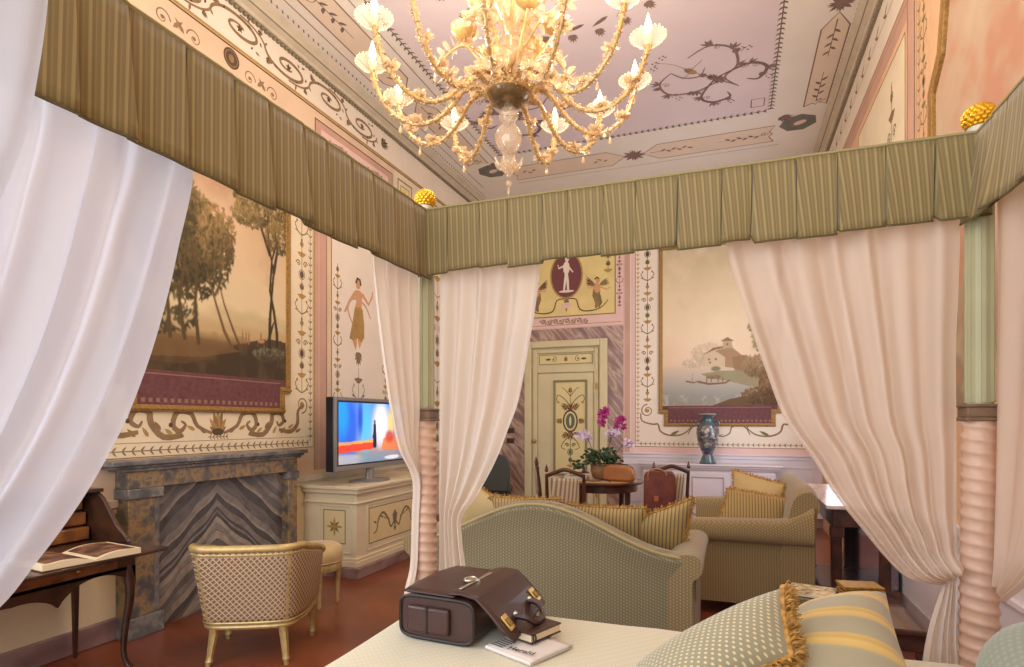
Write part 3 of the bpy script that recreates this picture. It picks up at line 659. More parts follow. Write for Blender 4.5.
structure(D.build('wall_right_fresco', [pinks, cream, brn, dbr, gld, olv, skin, creamw, pinkl, yell, mat('tan_paint', (226, 184, 140), .8, var=.08)], parent=wr))
m = MB(); m.box(XR - .035, XR, Y0, 6.9, .86, .92); m.box(XR - .02, XR, Y0, 6.9, .12, .86); m.box(XR - .04, XR - .015, 3.9, 4.9, .68, .71); m.box(XR - .04, XR - .015, 3.9, 4.9, .2, .23)
m.box(XR - .04, XR - .015, 3.0, 3.7, .68, .71); m.box(XR - .04, XR - .015, 3.0, 3.7, .2, .23); m.box(XR - .04, XR - .015, 3.0, 3.03, .23, .68); m.box(XR - .04, XR - .015, 3.67, 3.7, .23, .68); m.box(XR - .04, XR - .015, 3.9, 3.93, .23, .68)
structure(m.build('trim_7', dadol, bevel=.004))
structure(MB().box(XR - .04, XR, Y0, 6.9, 0, .13).build('baseboard_right', basem))

# ------------------------------------------------------------------ the three landscape murals
paintm = painted('oil_painting', .75)
def mural(name, label, fn, a0, a1, b0, b1, pic, purple=True, step=.08):
    t = thing(name, label, 'painting', fn(a0, b0, 0))
    P = lambda a, b, o: tuple(Vector(fn(a, b, o)) - t.location)
    pic.mesh('landscape_canvas', lambda x, y: P(a0 + (a1 - a0) * x, b0 + (b1 - b0) * y, .012), paintm, t)
    m = MB(); W = .06
    def strip(p, q, x, y, o=.03):
        m.prism([(p, x), (q, x), (q, y), (p, y)], lambda a, b, k: P(a, b, k), .0, o)
    def moulded(p, q, x, y):
        strip(p, q, x, y, .022)
        if abs(q - p) > abs(y - x): strip(p, q, x + (y - x) * .3, x + (y - x) * .7, .034)
        else: strip(p + (q - p) * .3, p + (q - p) * .7, x, y, .034)
    lo = b0 - .26
    moulded(a0 - W, a0, b0 - .06, b1 + W); moulded(a1, a1 + W, b0 - .06, b1 + W); moulded(a0 - W, a1 + W, b1, b1 + W)
    moulded(a0 - W, a0 + step, b0 - .12, b0 - .06) ; moulded(a1 - step, a1 + W, b0 - .12, b0 - .06)
    moulded(a0 + .02, a0 + step, lo, b0 - .12); moulded(a1 - step, a1 - .02, lo, b0 - .12); moulded(a0 + .02, a1 - .02, lo - .05, lo)
    m.build('gilded_frame', giltp, t, bevel=.004)
    m = MB(); m.prism([(a0, b0 - .07), (a1, b0 - .07), (a1, b0), (a0, b0)], lambda a, b, k: P(a, b, k), 0, .010); m.prism([(a0 + step - .02, lo), (a1 - step + .02, lo), (a1 - step + .02, b0), (a0 + step - .02, b0)], lambda a, b, k: P(a, b, k), 0, .014)
    m.prism([(a0 + step, b0 - .035), (a1 - step, b0 - .035), (a1 - step, b0 - .025), (a0 + step, b0 - .025)], lambda a, b, k: P(a, b, k), .01, .017, 1)
    n = int((a1 - a0 - 2 * step) / .06)
    for k in range(n):
        a = a0 + step + .03 + k * .06; m.prism([(a, lo + .02), (a + .03, lo + .02), (a + .03, lo + .05), (a, lo + .05)], lambda x, y, q: P(x, y, q), .013, .016, 1)
    m.build('mauve_plinth_band', [mau, mat('mauve_light_line', (150, 110, 96), .8)], t)
    return t
p = Pic(200, 290)
p.vgrad([(0, (84, 62, 34)), (.1, (92, 68, 38)), (.16, (176, 148, 100)), (.24, (222, 202, 158)), (.38, (218, 194, 152)), (.6, (204, 172, 132)), (.85, (168, 132, 102)), (1, (120, 100, 76))])
n1 = p.noise(4, 1); p.mix(np.clip((n1 - .5) * 3, 0, 1) * (p.Y > .25) * .6, (230, 196, 160)); p.mix(np.clip((.42 - n1) * 4, 0, 1) * (p.Y > .35) * .5, (160, 112, 90))
for k in range(9): p.blob(.5 + .06 * k, .235 + .012 * math.sin(k * 2), .09, .035, (196, 176, 130), .6, .8)
p.mix(np.clip(.5 - abs(p.Y - .16) * 14, 0, 1) * (p.X > .2) * .8, (222, 194, 142))
p.poly([(0, 0), (1, 0), (1, .165), (.85, .17), (.6, .12), (.42, .05), (.3, .03), (0, .03)], (66, 50, 28), .9)
p.poly([(0, .10), (.2, .135), (.5, .125), (.65, .10), (.4, .06), (0, .04)], (126, 94, 54), .7)
p.mix(np.clip((p.noise(14, 4) - .5) * 4, 0, 1) * (p.Y < .16) * .4, (120, 98, 60))
p.foliage(.12, .22, .26, .10, 130, (52, 48, 28), (120, 108, 66), .022, 11)
p.foliage(.26, .48, .26, .17, 420, (48, 42, 20), (96, 84, 44), .03, 22, .9); p.foliage(.30, .46, .30, .20, 520, (58, 50, 24), (150, 124, 70), .022, 2); p.foliage(.12, .60, .26, .18, 380, (66, 56, 28), (156, 132, 78), .024, 5); p.foliage(.5, .52, .12, .12, 120, (84, 68, 36), (166, 134, 84), .02, 6)
for b in ([(.3, .12), (.27, .25), (.30, .4), (.32, .5)], [(.38, .11), (.36, .24), (.37, .36), (.33, .48)], [(.22, .12), (.2, .3), (.22, .45)]): p.line(b, .013, .007, (88, 68, 38))
p.line([(.60, .10), (.54, .17), (.49, .26), (.44, .36)], .013, .006, (110, 82, 48)); p.line([(.66, .10), (.60, .18), (.54, .27), (.5, .36)], .010, .005, (96, 74, 44))
for b in ([(.865, .12), (.87, .25), (.88, .33), (.90, .45), (.86, .56), (.85, .68)], [(.93, .12), (.925, .2), (.90, .29), (.87, .37), (.885, .5), (.94, .62), (.97, .72)], [(.90, .45), (.93, .55), (.9, .66)], [(.87, .52), (.80, .62), (.78, .7)], [(.87, .19), (.9, .24)]): p.line(b, .014, .006, (62, 46, 26))
p.foliage(.84, .70, .24, .08, 260, (70, 60, 28), (156, 130, 74), .018, 8); p.foliage(.70, .64, .12, .04, 90, (84, 70, 36), (160, 134, 80), .016, 9); p.foliage(.93, .60, .1, .07, 110, (70, 60, 28), (150, 124, 70), .016, 12); p.foliage(.85, .85, .28, .12, 300, (60, 52, 26), (140, 118, 66), .022, 13)
p.foliage(.9, .10, .16, .03, 110, (58, 52, 34), (128, 124, 92), .013, 14)
for x in (.665, .69, .71): p.line([(x, .135), (x, .175)], .008, .006, (150, 108, 76)); p.blob(x, .185, .008, .006, (196, 150, 110), 1)
p.blob(.80, .155, .035, .012, (190, 150, 104), .9); p.line([(.78, .15), (.775, .13)], .004, .004, (150, 110, 70)); p.line([(.82, .15), (.825, .13)], .004, .004, (150, 110, 70)); p.blob(.84, .168, .012, .009, (190, 150, 104), 1); p.line([(.8, .16), (.8, .185)], .007, .006, (150, 100, 70))
mural('landscape_mural', 'painted woodland landscape with crossed thin trees in a gold frame above the marble fireplace', FL, 2.92, 4.50, 1.88, 4.08, p)
p = Pic(200, 300)
p.vgrad([(0, (150, 142, 124)), (.06, (150, 148, 136)), (.12, (170, 164, 150)), (.20, (198, 182, 160)), (.27, (226, 196, 164)), (.45, (232, 208, 172)), (.7, (226, 206, 166)), (1, (196, 178, 142))])
n1 = p.noise(5, 21); p.mix(np.clip((n1 - .5) * 3, 0, 1) * (p.Y > .25) * .5, (240, 220, 186)); p.mix(np.clip((.4 - n1) * 4, 0, 1) * (p.Y > .25) * .35, (206, 176, 146))
p.mix(np.clip((p.noise(26, 8) - .55) * 5, 0, 1) * (p.Y < .07) * .6, (196, 192, 176))
p.foliage(.42, .33, .16, .06, 120, (186, 164, 134), (212, 190, 156), .02, 3, .5); p.foliage(.3, .27, .12, .03, 60, (186, 166, 138), (206, 186, 156), .018, 4, .5)
p.poly([(.35, .2), (.5, .215), (.8, .22), (1, .22), (1, .08), (.75, .12), (.6, .15), (.42, .17)], (150, 136, 100), .9)
p.poly([(.45, 0), (.6, .04), (.75, .06), (1, .11), (1, 0)], (104, 78, 46), .95); p.foliage(.86, .06, .16, .05, 120, (70, 52, 30), (130, 98, 58), .018, 6)
p.poly([(.38, .245), (.38, .32), (.47, .345), (.56, .30), (.56, .24)], (206, 184, 150)); p.poly([(.56, .24), (.56, .30), (.47, .345), (.62, .36), (.74, .29), (.74, .22)], (168, 134, 100)); p.poly([(.36, .315), (.47, .35), (.63, .365), (.61, .375), (.46, .362)], (140, 104, 76))
p.poly([(.54, .355), (.54, .40), (.62, .40), (.62, .355)], (190, 164, 130)); p.poly([(.52, .40), (.58, .425), (.64, .40)], (150, 116, 86))
p.poly([(.62, .30), (.64, .22), (.8, .2), (.82, .27), (.74, .31)], (150, 116, 82), .9)
for x, y in ((.42, .29), (.48, .29), (.43, .27), (.58, .38)): p.blob(x, y, .010, .008, (120, 92, 68), 1)
p.blob(.48, .23, .05, .018, (120, 112, 78), .8); p.blob(.60, .19, .07, .03, (150, 150, 110), .7)
p.line([(.22, .155), (.28, .145), (.33, .155)], .010, .006, (130, 96, 72)); p.line([(.27, .15), (.275, .21)], .005, .003, (140, 110, 84)); p.line([(.33, .15), (.42, .135), (.56, .14), (.6, .155)], .012, .008, (128, 90, 66))
for x in (.40, .44, .5, .54): p.line([(x, .15), (x, .175)], .008, .006, (150, 108, 80))
p.foliage(.46, .18, .06, .01, 30, (120, 94, 70), (150, 124, 94), .012, 4)
p.foliage(.86, .24, .16, .07, 200, (108, 84, 56), (170, 140, 98), .02, 9); p.foliage(.95, .12, .1, .14, 200, (80, 56, 34), (140, 104, 64), .02, 15)
p.foliage(.95, .48, .2, .05, 120, (112, 100, 56), (170, 150, 96), .018, 10); p.foliage(.9, .40, .12, .08, 110, (130, 116, 70), (180, 160, 108), .018, 16); p.line([(.96, .2), (.93, .35), (.96, .5)], .012, .006, (110, 84, 56))
mural('landscape_mural', 'painted riverside landscape with a farmhouse and boats in a gold frame on the back wall', FB, -.98, .62, 1.73, 4.1, p)
# right wall: large sky painting, notched frame
p = Pic(120, 120)
p.vgrad([(0, (150, 134, 110)), (.3, (200, 172, 142)), (1, (194, 164, 134))])
n1 = p.noise(9, 31); p.mix(np.clip((n1 - .48) * 6, 0, 1) * .8, (196, 138, 108)); p.mix(np.clip((.46 - n1) * 7, 0, 1) * .7, (204, 184, 150))
t = thing('landscape_mural', 'painted pink cloudy sky in a notched gold frame high on the right wall', 'painting', (XR, 2.6, 1.6))
P = lambda a, b, o: (-o, a - 2.6, b - 1.6)
p.mesh('landscape_canvas', lambda x, y: P(1.0 + 3.36 * x, 1.6 + 3.0 * y, .006), paintm, t)
m = MB()
def fs(pts, w, th=.03):
    n = len(pts); L = []; Rr = []
    for i, (a, b) in enumerate(pts):
        d0 = Vector((a - pts[i - 1][0], b - pts[i - 1][1])).normalized() if i else None; d1 = Vector((pts[i + 1][0] - a, pts[i + 1][1] - b)).normalized() if i < n - 1 else None
        d0 = d0 or d1; d1 = d1 or d0; nn = (Vector((-d0.y, d0.x)) + Vector((-d1.y, d1.x))).normalized(); k = w / 2 / max(.4, nn.dot(Vector((-d0.y, d0.x))))
        L.append((a + nn.x * k, b + nn.y * k)); Rr.append((a - nn.x * k, b - nn.y * k))
    vs = [P(*q, 0) for q in L] + [P(*q, th) for q in L] + [P(*q, th) for q in Rr] + [P(*q, 0) for q in Rr]
    m.add(vs, [(r_ * n + i, r_ * n + i + 1, (r_ + 1) * n + i + 1, (r_ + 1) * n + i) for r_ in range(3) for i in range(n - 1)])
fs([(4.38, 1.6), (4.38, 3.55), (4.20, 3.70), (4.12, 4.02), (3.96, 4.20), (3.84, 4.58), (1.2, 4.58)], .06); fs([(4.46, 1.6), (4.46, 3.59), (4.28, 3.75), (4.20, 4.06), (4.04, 4.24), (3.94, 4.6)], .025, .02)
m.build('gilded_frame', giltp, t, bevel=.004)
m = MB(); m.prism([(4.42, 3.58), (4.24, 3.72), (4.16, 4.04), (4.0, 4.22), (3.88, 4.6), (4.42, 4.6)], lambda a, b, k: P(a, b, k), 0, .012)
m.build('spandrel_panel', mat('tan_paint', (226, 184, 140)), t, smooth=0)
# wall switches by the door
for z, lab in ((1.34, 'small dark switch plate left of the door, upper one'), (1.17, 'small dark switch plate left of the door, lower one')):
    t = thing('switch_plate', lab, 'light switch', (-3.46, YB - .012, z), 0, 'switch plates left of the door')
    MB().box(-.07, .07, -.012, 0, -.045, .045).build('cover_plate', mat('bronze_plate', (92, 66, 50), .5, metal=.4), t, bevel=.004)
    MB().box(-.05, -.01, -.02, -.012, -.02, .02).box(.01, .05, -.02, -.012, -.02, .02).build('rocker', mat('dark_rocker', (50, 36, 30), .4), t)

# ------------------------------------------------------------------ four-poster bed
val = striped('valance_stripe', [(0, (122, 104, 62)), (.22, (120, 102, 60)), (.30, (146, 128, 80)), (.5, (150, 132, 84)), (.58, (114, 96, 56)), (.78, (118, 100, 58)), (.84, (136, 118, 72)), (1, (122, 104, 62))], 36, 'sum', .7)
vald = mat('valance_dark_edge', (92, 80, 48), .85)
postg = mat('post_sage_green', (172, 168, 130), .5, var=.06)
postp = mat('post_pink_twist', (208, 170, 144), .45, var=.12, vscale=8, coat=.2)
postb = mat('post_brown_capital', (122, 94, 68), .5, var=.2, vscale=30)
PX0, PX1, PY = -1.28, .758, 2.33            # post centres; the valance hangs just inside them
VX0, VX1, VY = -1.256, .744, 2.285
bed = thing('four_poster_bed', 'four-poster bed with twisted pink posts and a pleated olive striped valance', 'bed', (-.25, 1.0, 0))
def post(x, y):
    m = MB(); prof = []; z = .35
    n = 260; k = 20
    vs = []
    for i in range(n + 1):
        z = .30 + (1.50 - .30) * i / n; base = .057 - .011 * (z - .3) / 1.2
        for q in range(k):
            th = 2 * PI * q / k; g = math.cos(th + 2 * PI * z / .042); rr = base * (1 + .10 * (g * .6 + .4 * abs(g)))
            vs.append((x + rr * math.cos(th), y + rr * math.sin(th), z))
    f = [(i * k + q, i * k + (q + 1) % k, (i + 1) * k + (q + 1) % k, (i + 1) * k + q) for i in range(n) for q in range(k)]
    m.add(vs, f)
    p_ = m.build('bed_post', postp, bed, world=True, smooth=80)
    def sub(mb, name, mt, **kw):
        o = mb.build(name, mt, p_, smooth=50, **kw); o.location = (0, 0, 0); return o
    L = bed.location
    b = MB(); cx, cy = x - L.x, y - L.y
    b.lathe([(.05, 0), (.075, .01), (.075, .05), (.05, .07), (.07, .12), (.075, .2), (.06, .26), (.065, .3), (.06, .31)], 20, (cx, cy, 0)); sub(b, 'post_base', postp)
    b = MB(); b.box(cx - .052, cx + .052, cy - .052, cy + .052, 1.50, 1.512); b.box(cx - .046, cx + .046, cy - .046, cy + .046, 1.512, 1.545); b.box(cx - .052, cx + .052, cy - .052, cy + .052, 1.545, 1.555)
    sub(b, 'capital', postb, bevel=.003)
    b = MB()
    b.lathe([(.038, 1.555), (.038, 2.36)], 8, (cx, cy, 0), phase=PI / 8)
    for q in range(8): b.box(cx + .034 * math.cos(q * PI / 4) - .006, cx + .034 * math.cos(q * PI / 4) + .006, cy + .034 * math.sin(q * PI / 4) - .006, cy + .034 * math.sin(q * PI / 4) + .006, 1.56, 2.36)
    sub(b, 'upper_shaft', postg)
    b = MB(); b.lathe([(.02, 2.36), (.03, 2.38), (.016, 2.40), (.03, 2.44), (.034, 2.455)], 16, (cx, cy, 0)); sub(b, 'finial_neck', mat('white_wood', (226, 216, 196), .5))
    b = MB()
    for i in range(9):
        for q in range(14):
            a = 2 * PI * (q + .5 * (i % 2)) / 14; ph = PI * (i + .6) / 9.6
            c = (cx + .04 * math.sin(ph) * math.cos(a), cy + .04 * math.sin(ph) * math.sin(a), 2.488 - .036 * math.cos(ph)); b.ball(c, .011, 6)
    b.ball((cx, cy, 2.488), .038, 14); sub(b, 'gilt_finial', mat('bright_gilt', (232, 180, 50), .3, metal=.8))
    return p_
post(PX0, PY); post(PX1, PY); post(PX0, .12); post(PX1, .12)
# side boards, mattress and canopy frame
bw = mat('bed_rail_wood', (206, 186, 148), .5)
MB().box(PX0 + .02, PX0 + .06, .1, PY, .3, .5).box(PX1 - .06, PX1 - .02, .1, PY, .3, .5).box(PX0, PX1, PY - .06, PY - .02, .3, .5).build('bed_frame', bw, bed, world=True, bevel=.005)
MB().box(-1.156, .684, -.4, 2.205, .42, .715).build('mattress', mat('mattress_ticking', (226, 218, 196), .8), bed, world=True, bevel=.05)
MB().box(PX0 - .02, PX0 + .005, -.4, PY, 2.31, 2.36).box(PX1 - .0, PX1 + .02, -.4, PY, 2.31, 2.36).box(PX0, PX1, PY - .0, PY + .02, 2.31, 2.36).build('canopy_rail', bw, bed, world=True)
MB().box(PX0, PX1, -.46, -.40, .3, 1.35).build('headboard', postg, bed, world=True, bevel=.02)
def valance(name, p0, p1, out, npl, seed, ztop=2.422, zbot=2.145, amp=.024, gather=None):
    rnd = random.Random(seed); d = Vector((p1[0] - p0[0], p1[1] - p0[1], 0)); Lg = d.length; d.normalize(); o = Vector((out[0], out[1], 0))
    p0 = (p0[0] - o.x * .012, p0[1] - o.y * .012)
    ph = [rnd.uniform(-.15, .15) for _ in range(npl + 1)]; dz = [rnd.uniform(-.007, .010) for _ in range(npl + 1)]; tw = [rnd.uniform(.6, 1.3) for _ in range(npl + 1)]
    m = MB(); us = []
    for k in range(npl):
        a, b = (k + (ph[k] if k else 0)) / npl, (k + 1 + (ph[k + 1] if k < npl - 1 else 0)) / npl
        us.append((a + .0015, -1, k)); us.append((a + .004, -1, k))
        for q in range(8): us.append((a + (b - a) * (.05 + .945 * q / 7), q / 7, k))
    nz = 8; vs = []
    for j in range(nz + 1):
        t = j / nz
        for u, s_, k in us:
            e = (amp * tw[k] * s_ * (.12 + 1.0 * t) + .002 * math.sin(s_ * PI * 2 + k) * t if s_ >= 0 else -.016 * min(1, t * 6)) + .014 + .010 * t
            s2_ = max(s_, 0); z = ztop - (ztop - zbot + dz[k] - (.022 if s_ < 0 else 0)) * t - (.010 * s2_ * t)
            sh = .012 * t * (tw[k] - 1) * 2
            P = Vector((p0[0], p0[1], 0)) + d * min(max(u * Lg + sh, 0), Lg) + o * e
            vs.append((P.x, P.y, z))
    W = len(us)
    f = [(j * W + i, j * W + i + 1, (j + 1) * W + i + 1, (j + 1) * W + i) for j in range(nz) for i in range(W - 1)]
    m.add(vs, f)
    v = m.build(name, val, bed, world=True, smooth=35, solid=.004)
    L = bed.location; b = MB()
    pts = [Vector(vs[nz * W + i]) - Vector((L.x, L.y, 0)) for i in range(W)]
    b.tube([p + Vector((0, 0, .002)) for p in pts], .004, 5); b.build('bottom_piping', vald, v)
    b = MB(); b.tube([Vector(vs[i]) - Vector((L.x, L.y, -.002)) for i in range(W)], .006, 5); b.build('top_band', mat('valance_top_band', (150, 136, 86), .8), v)
    b = MB(); n = 120; LL = Vector((p0[0] - L.x, p0[1] - L.y, 0)) - o * .012
    b.grid(lambda x, y: tuple(LL + d * (x * Lg) + o * (.008 * math.sin(x * npl * 2 * PI) * y) + Vector((0, 0, zbot + .03 + (ztop - zbot - .05) * y))), n, 3); b.build('lining', vald, v)
    return v
valance('foot_valance', (VX1 + .03, VY), (VX0 - .02, VY), (0, -1), 15, 5)
valance('side_valance', (VX0, -.4), (VX0, VY), (1, 0), 20, 9, zbot=2.118)
valance('side_valance', (VX1, -.4), (VX1, VY + .01), (-1, 0), 22, 3)
# bedspread
bsp = dotted('quilted_bedspread', (210, 206, 176), (217, 213, 186), 150, .2)
m = MB(); X0b, X1b, Y1b, zb, rr = -1.215, .699, 2.225, .745, .05
def prof(t):
    """0..1 across the width: drop, round, top, round, drop -> (x, z)"""
    pts = [(X0b, .32), (X0b, zb - rr)] + [(X0b + rr - rr * math.cos(a), zb - rr + rr * math.sin(a)) for a in (.4, .8, 1.2, PI / 2)] + [(X0b + (X1b - X0b) * k / 12, zb) for k in range(1, 12)] + [(X1b - rr + rr * math.sin(a), zb - rr + rr * math.cos(a)) for a in (0, .4, .8, 1.2, PI / 2)] + [(X1b, .32)]
    i = min(int(t * (len(pts) - 1) + 1e-6), len(pts) - 1); return pts[i]
NP = 23
def bs(i, j):
    x, z = prof(i)
    if j <= .75: y = -.3 + (Y1b - rr + .3) * j / .75; return (x, y, z + .006 * math.sin(x * 7) * math.sin(y * 5))
    a = (j - .75) / .25
    if a < .6: q = a / .6 * PI / 2; y = Y1b - rr + rr * math.sin(q); zz = -rr * (1 - math.cos(q))
    else: y = Y1b; zz = -rr - (.38) * (a - .6) / .4
    return (x, y, max(z + zz, .32))
m.grid(bs, NP, 40)
tag(m.build('bedspread', bsp, smooth=60), 'pale cream green quilted bedspread over the four-poster bed', 'bedspread')

# ------------------------------------------------------------------ curtains
shw = sheer('sheer_white_voile', (216, 218, 226), .90, .45)
shp = sheer('sheer_cream_voile', (230, 211, 193), .88, .42)
shm = sheer('sheer_ivory_voile', (236, 224, 210), .86, .42)
def curtain(name, label, left, right, mat_, nf, amp, nrm, rows=70, cols=150, seed=1, group=None, ampb=None):
    """left/right: matching lists of points from top to hem; folds displaced along nrm"""
    Lp = spline(left, rows + 1); Rp = spline(right, rows + 1); N = Vector(nrm).normalized(); rnd = random.Random(seed)
    ph = [rnd.uniform(0, 6) for _ in range(4)]; ampb = amp if ampb is None else ampb
    def fn(u, v):
        j = min(int(v * rows + .5), rows); a, b = Lp[j], Rp[j]
        uu = u + .018 * math.sin(u * 9 + ph[0]) * (1 - v * .4) + .01 * math.sin(v * 5 + ph[1] + u * 4)
        q = uu * nf * 2 * PI
        wv = math.sin(q + ph[2] + .5 * math.sin(v * 3)) + .22 * math.sin(q * 1.7 + ph[3] + v * 2) + .45 * math.sin(uu * nf * .42 * 2 * PI + ph[1])
        A = (amp * (1 - v) + ampb * v) * (.55 + .45 * math.sin(min(v * 4, 1) * PI / 2))
        return tuple(a.lerp(b, u) + N * wv * A)
    m = MB(); m.grid(fn, cols, rows)
    return tag(m.build(name, mat_, smooth=180, recalc=False), label, 'curtain', group)
Z = 2.30
curtain('bed_curtain', 'cream sheer bed curtain swept right to the right foot post above the sofas',
        [(-.03, 2.335, Z), (-.01, 2.335, 2.12), (.05, 2.335, 1.90), (.11, 2.335, 1.71), (.18, 2.335, 1.51), (.27, 2.335, 1.37), (.32, 2.335, 1.28), (.37, 2.335, 1.20), (.43, 2.335, 1.12), (.49, 2.335, 1.04), (.56, 2.32, .97), (.66, 2.33, .955)],
        [(.71, 2.33, Z), (.71, 2.33, 2.1), (.705, 2.33, 1.9), (.70, 2.33, 1.75), (.70, 2.33, 1.5), (.70, 2.33, 1.4), (.70, 2.33, 1.25), (.70, 2.33, 1.16), (.70, 2.33, 1.12), (.70, 2.33, 1.06), (.70, 2.26, 1.02), (.70, 2.335, .99)], shp, 7, .022, (0, 1, 0), seed=4, ampb=.012)
curtain('bed_curtain_tail', 'gathered cream curtain tail hanging beside the right foot post',
        [(.66, 2.33, .955), (.645, 2.33, .90), (.62, 2.33, .80), (.60, 2.33, .66), (.58, 2.33, .40)], [(.70, 2.33, .99), (.70, 2.33, .92), (.70, 2.33, .8), (.71, 2.33, .66), (.72, 2.335, .4)], shm, 4, .012, (0, 1, 0), cols=60, rows=24, seed=8)
curtain('bed_curtain', 'cream sheer bed curtain on the foot rail, tied back to the left foot post',
        [(-1.215, 2.33, Z)] + [(-1.20, 2.33, z) for z in (2.1, 1.9, 1.75, 1.59, 1.45, 1.32, 1.2, 1.10, .98, .85, .72, .4)],
        [(-.73, 2.335, Z), (-.74, 2.335, 2.11), (-.76, 2.335, 1.95), (-.79, 2.335, 1.79), (-.83, 2.335, 1.59), (-.88, 2.335, 1.46), (-.94, 2.335, 1.32), (-1.03, 2.335, 1.17), (-1.10, 2.335, 1.08), (-1.10, 2.335, .97), (-1.08, 2.335, .84), (-1.07, 2.335, .72), (-1.05, 2.335, .4)], shm, 5, .018, (0, 1, 0), seed=12, ampb=.012)
curtain('bed_curtain', 'narrow cream sheer bed curtain on the left rail in front of the television',
        [(-1.30, 1.930, Z), (-1.30, 1.950, 2.13), (-1.30, 1.990, 1.93), (-1.30, 2.040, 1.74), (-1.30, 2.100, 1.54), (-1.30, 2.170, 1.38), (-1.28, 2.250, 1.25), (-1.29, 2.265, 1.08), (-1.29, 2.250, .87), (-1.29, 2.190, .74), (-1.29, 2.130, .4)],
        [(-1.29, 2.285, Z), (-1.29, 2.285, 2.13), (-1.29, 2.285, 1.93), (-1.29, 2.285, 1.74), (-1.29, 2.285, 1.54), (-1.30, 2.285, 1.38), (-1.29, 2.285, 1.25), (-1.30, 2.285, 1.08), (-1.31, 2.285, .87), (-1.31, 2.285, .74), (-1.31, 2.285, .4)], shm, 4, .014, (1, 0, 0), seed=6)
curtain('bed_curtain', 'large bluish white sheer curtain on the left rail swept down past the writing desk',
        [(-1.31, 0.310, Z), (-1.31, 0.310, 2.1), (-1.31, 0.295, 1.95), (-1.31, 0.275, 1.8), (-1.31, 0.255, 1.66), (-1.31, 0.224, 1.52), (-1.31, 0.204, 1.42), (-1.31, 0.174, 1.33), (-1.31, 0.153, 1.22), (-1.31, 0.143, 1.1), (-1.31, 0.143, 1.0)],
        [(-1.30, 1.149, Z), (-1.30, 1.128, 2.11), (-1.30, 1.084, 1.94), (-1.30, 1.050, 1.81), (-1.30, 1.003, 1.66), (-1.30, 0.948, 1.52), (-1.30, 0.896, 1.42), (-1.30, 0.840, 1.33), (-1.30, 0.764, 1.23), (-1.30, 0.672, 1.13), (-1.30, 0.459, 1.02)], shw, 8, .024, (1, .25, 0), seed=22, ampb=.02)
curtain('bed_curtain', 'white sheer curtain nearest the camera at the left edge, above the big sheer curtain',
        [(-.97, .10, 2.6), (-.97, .1, 2.3), (-.97, .1, 2.0), (-.97, .1, 1.8), (-.97, .1, 1.5)], [(-.95, .60, 2.6), (-.95, .59, 2.25), (-.95, .575, 2.02), (-.95, .535, 1.84), (-.95, .40, 1.5)], shw, 4, .014, (1, .3, 0), seed=31, cols=80)
curtain('bed_curtain', 'pinkish sheer curtain on the right rail at the right edge, right of the right post',
        [(.785, 2.285, Z), (.785, 2.285, 2.12), (.785, 2.285, 1.8), (.785, 2.285, 1.5), (.785, 2.285, 1.25), (.785, 2.285, 1.08), (.785, 2.285, .98)],
        [(.785, 1.35, Z), (.785, 1.38, 2.12), (.785, 1.45, 1.85), (.785, 1.58, 1.6), (.785, 1.78, 1.35), (.785, 1.98, 1.11), (.785, 2.22, .945)], shp, 5, .014, (1, 0, 0), seed=43, ampb=.008)

# ------------------------------------------------------------------ marble fireplace against the left wall
def mottled(name, stops, scale, rough=.3):
    m = mat(name, stops[0][1], rough, coat=.2); t = NT(m); f = t.noise(scale, 8); g = t.noise(scale * 3.7, 6)
    v = t.m('ADD', t.m('MULTIPLY', f, .7), t.m('MULTIPLY', g, .3))
    t.L.new(t.ramp(v, stops), m.node_tree.nodes['Principled BSDF'].inputs['Base Color']); return m
veinf = mottled('ochre_breccia_marble', [(.40, (86, 82, 78)), (.47, (118, 106, 90)), (.52, (160, 130, 84)), (.56, (132, 114, 90)), (.62, (100, 96, 92))], 7)
veing = mottled('dark_grey_marble', [(.38, (84, 86, 90)), (.5, (112, 110, 108)), (.56, (140, 134, 124)), (.65, (92, 92, 94))], 6)
fp = thing('fireplace', 'grey and ochre marble fireplace with a chevron striped marble panel', 'fireplace', (XL, 3.55, 0))
X = XL
m = MB(); m.box(X, X + .19, 2.70, 4.60, 1.195, 1.230); m.box(X, X + .17, 2.74, 4.57, 1.175, 1.195); m.box(X, X + .15, 2.80, 4.55, 1.15, 1.175)
m.build('mantel_shelf', veing, fp, world=True, bevel=.006)
m = MB(); m.box(X, X + .13, 2.85, 4.52, 1.03, 1.15); m.build('lintel', veinf, fp, world=True, bevel=.004)
for y0, y1 in ((2.85, 3.10), (4.40, 4.52)):
    m = MB(); m.box(X, X + .13, y0, y1 - (.05 if y0 < 3 else 0), .14, .98); j = m.build('jamb', veinf, fp, world=True, bevel=.006)
    o = Vector(fp.location)
    for nm, a_ in (('jamb_base', (X, X + .15, y0 - .01, y1 + .01, 0, .14)), ('jamb_capital', (X, X + .145, y0 - .01, y1 + .01, .96, 1.03)), ('jamb_inner_strip', (X, X + .115, y1 - .05, y1 - .002, .14, .96))):
        b = MB(); b.box(a_[0] - o.x, a_[1] - o.x, a_[2] - o.y, a_[3] - o.y, a_[4], a_[5]); b.build(nm, veing, j, bevel=.005)
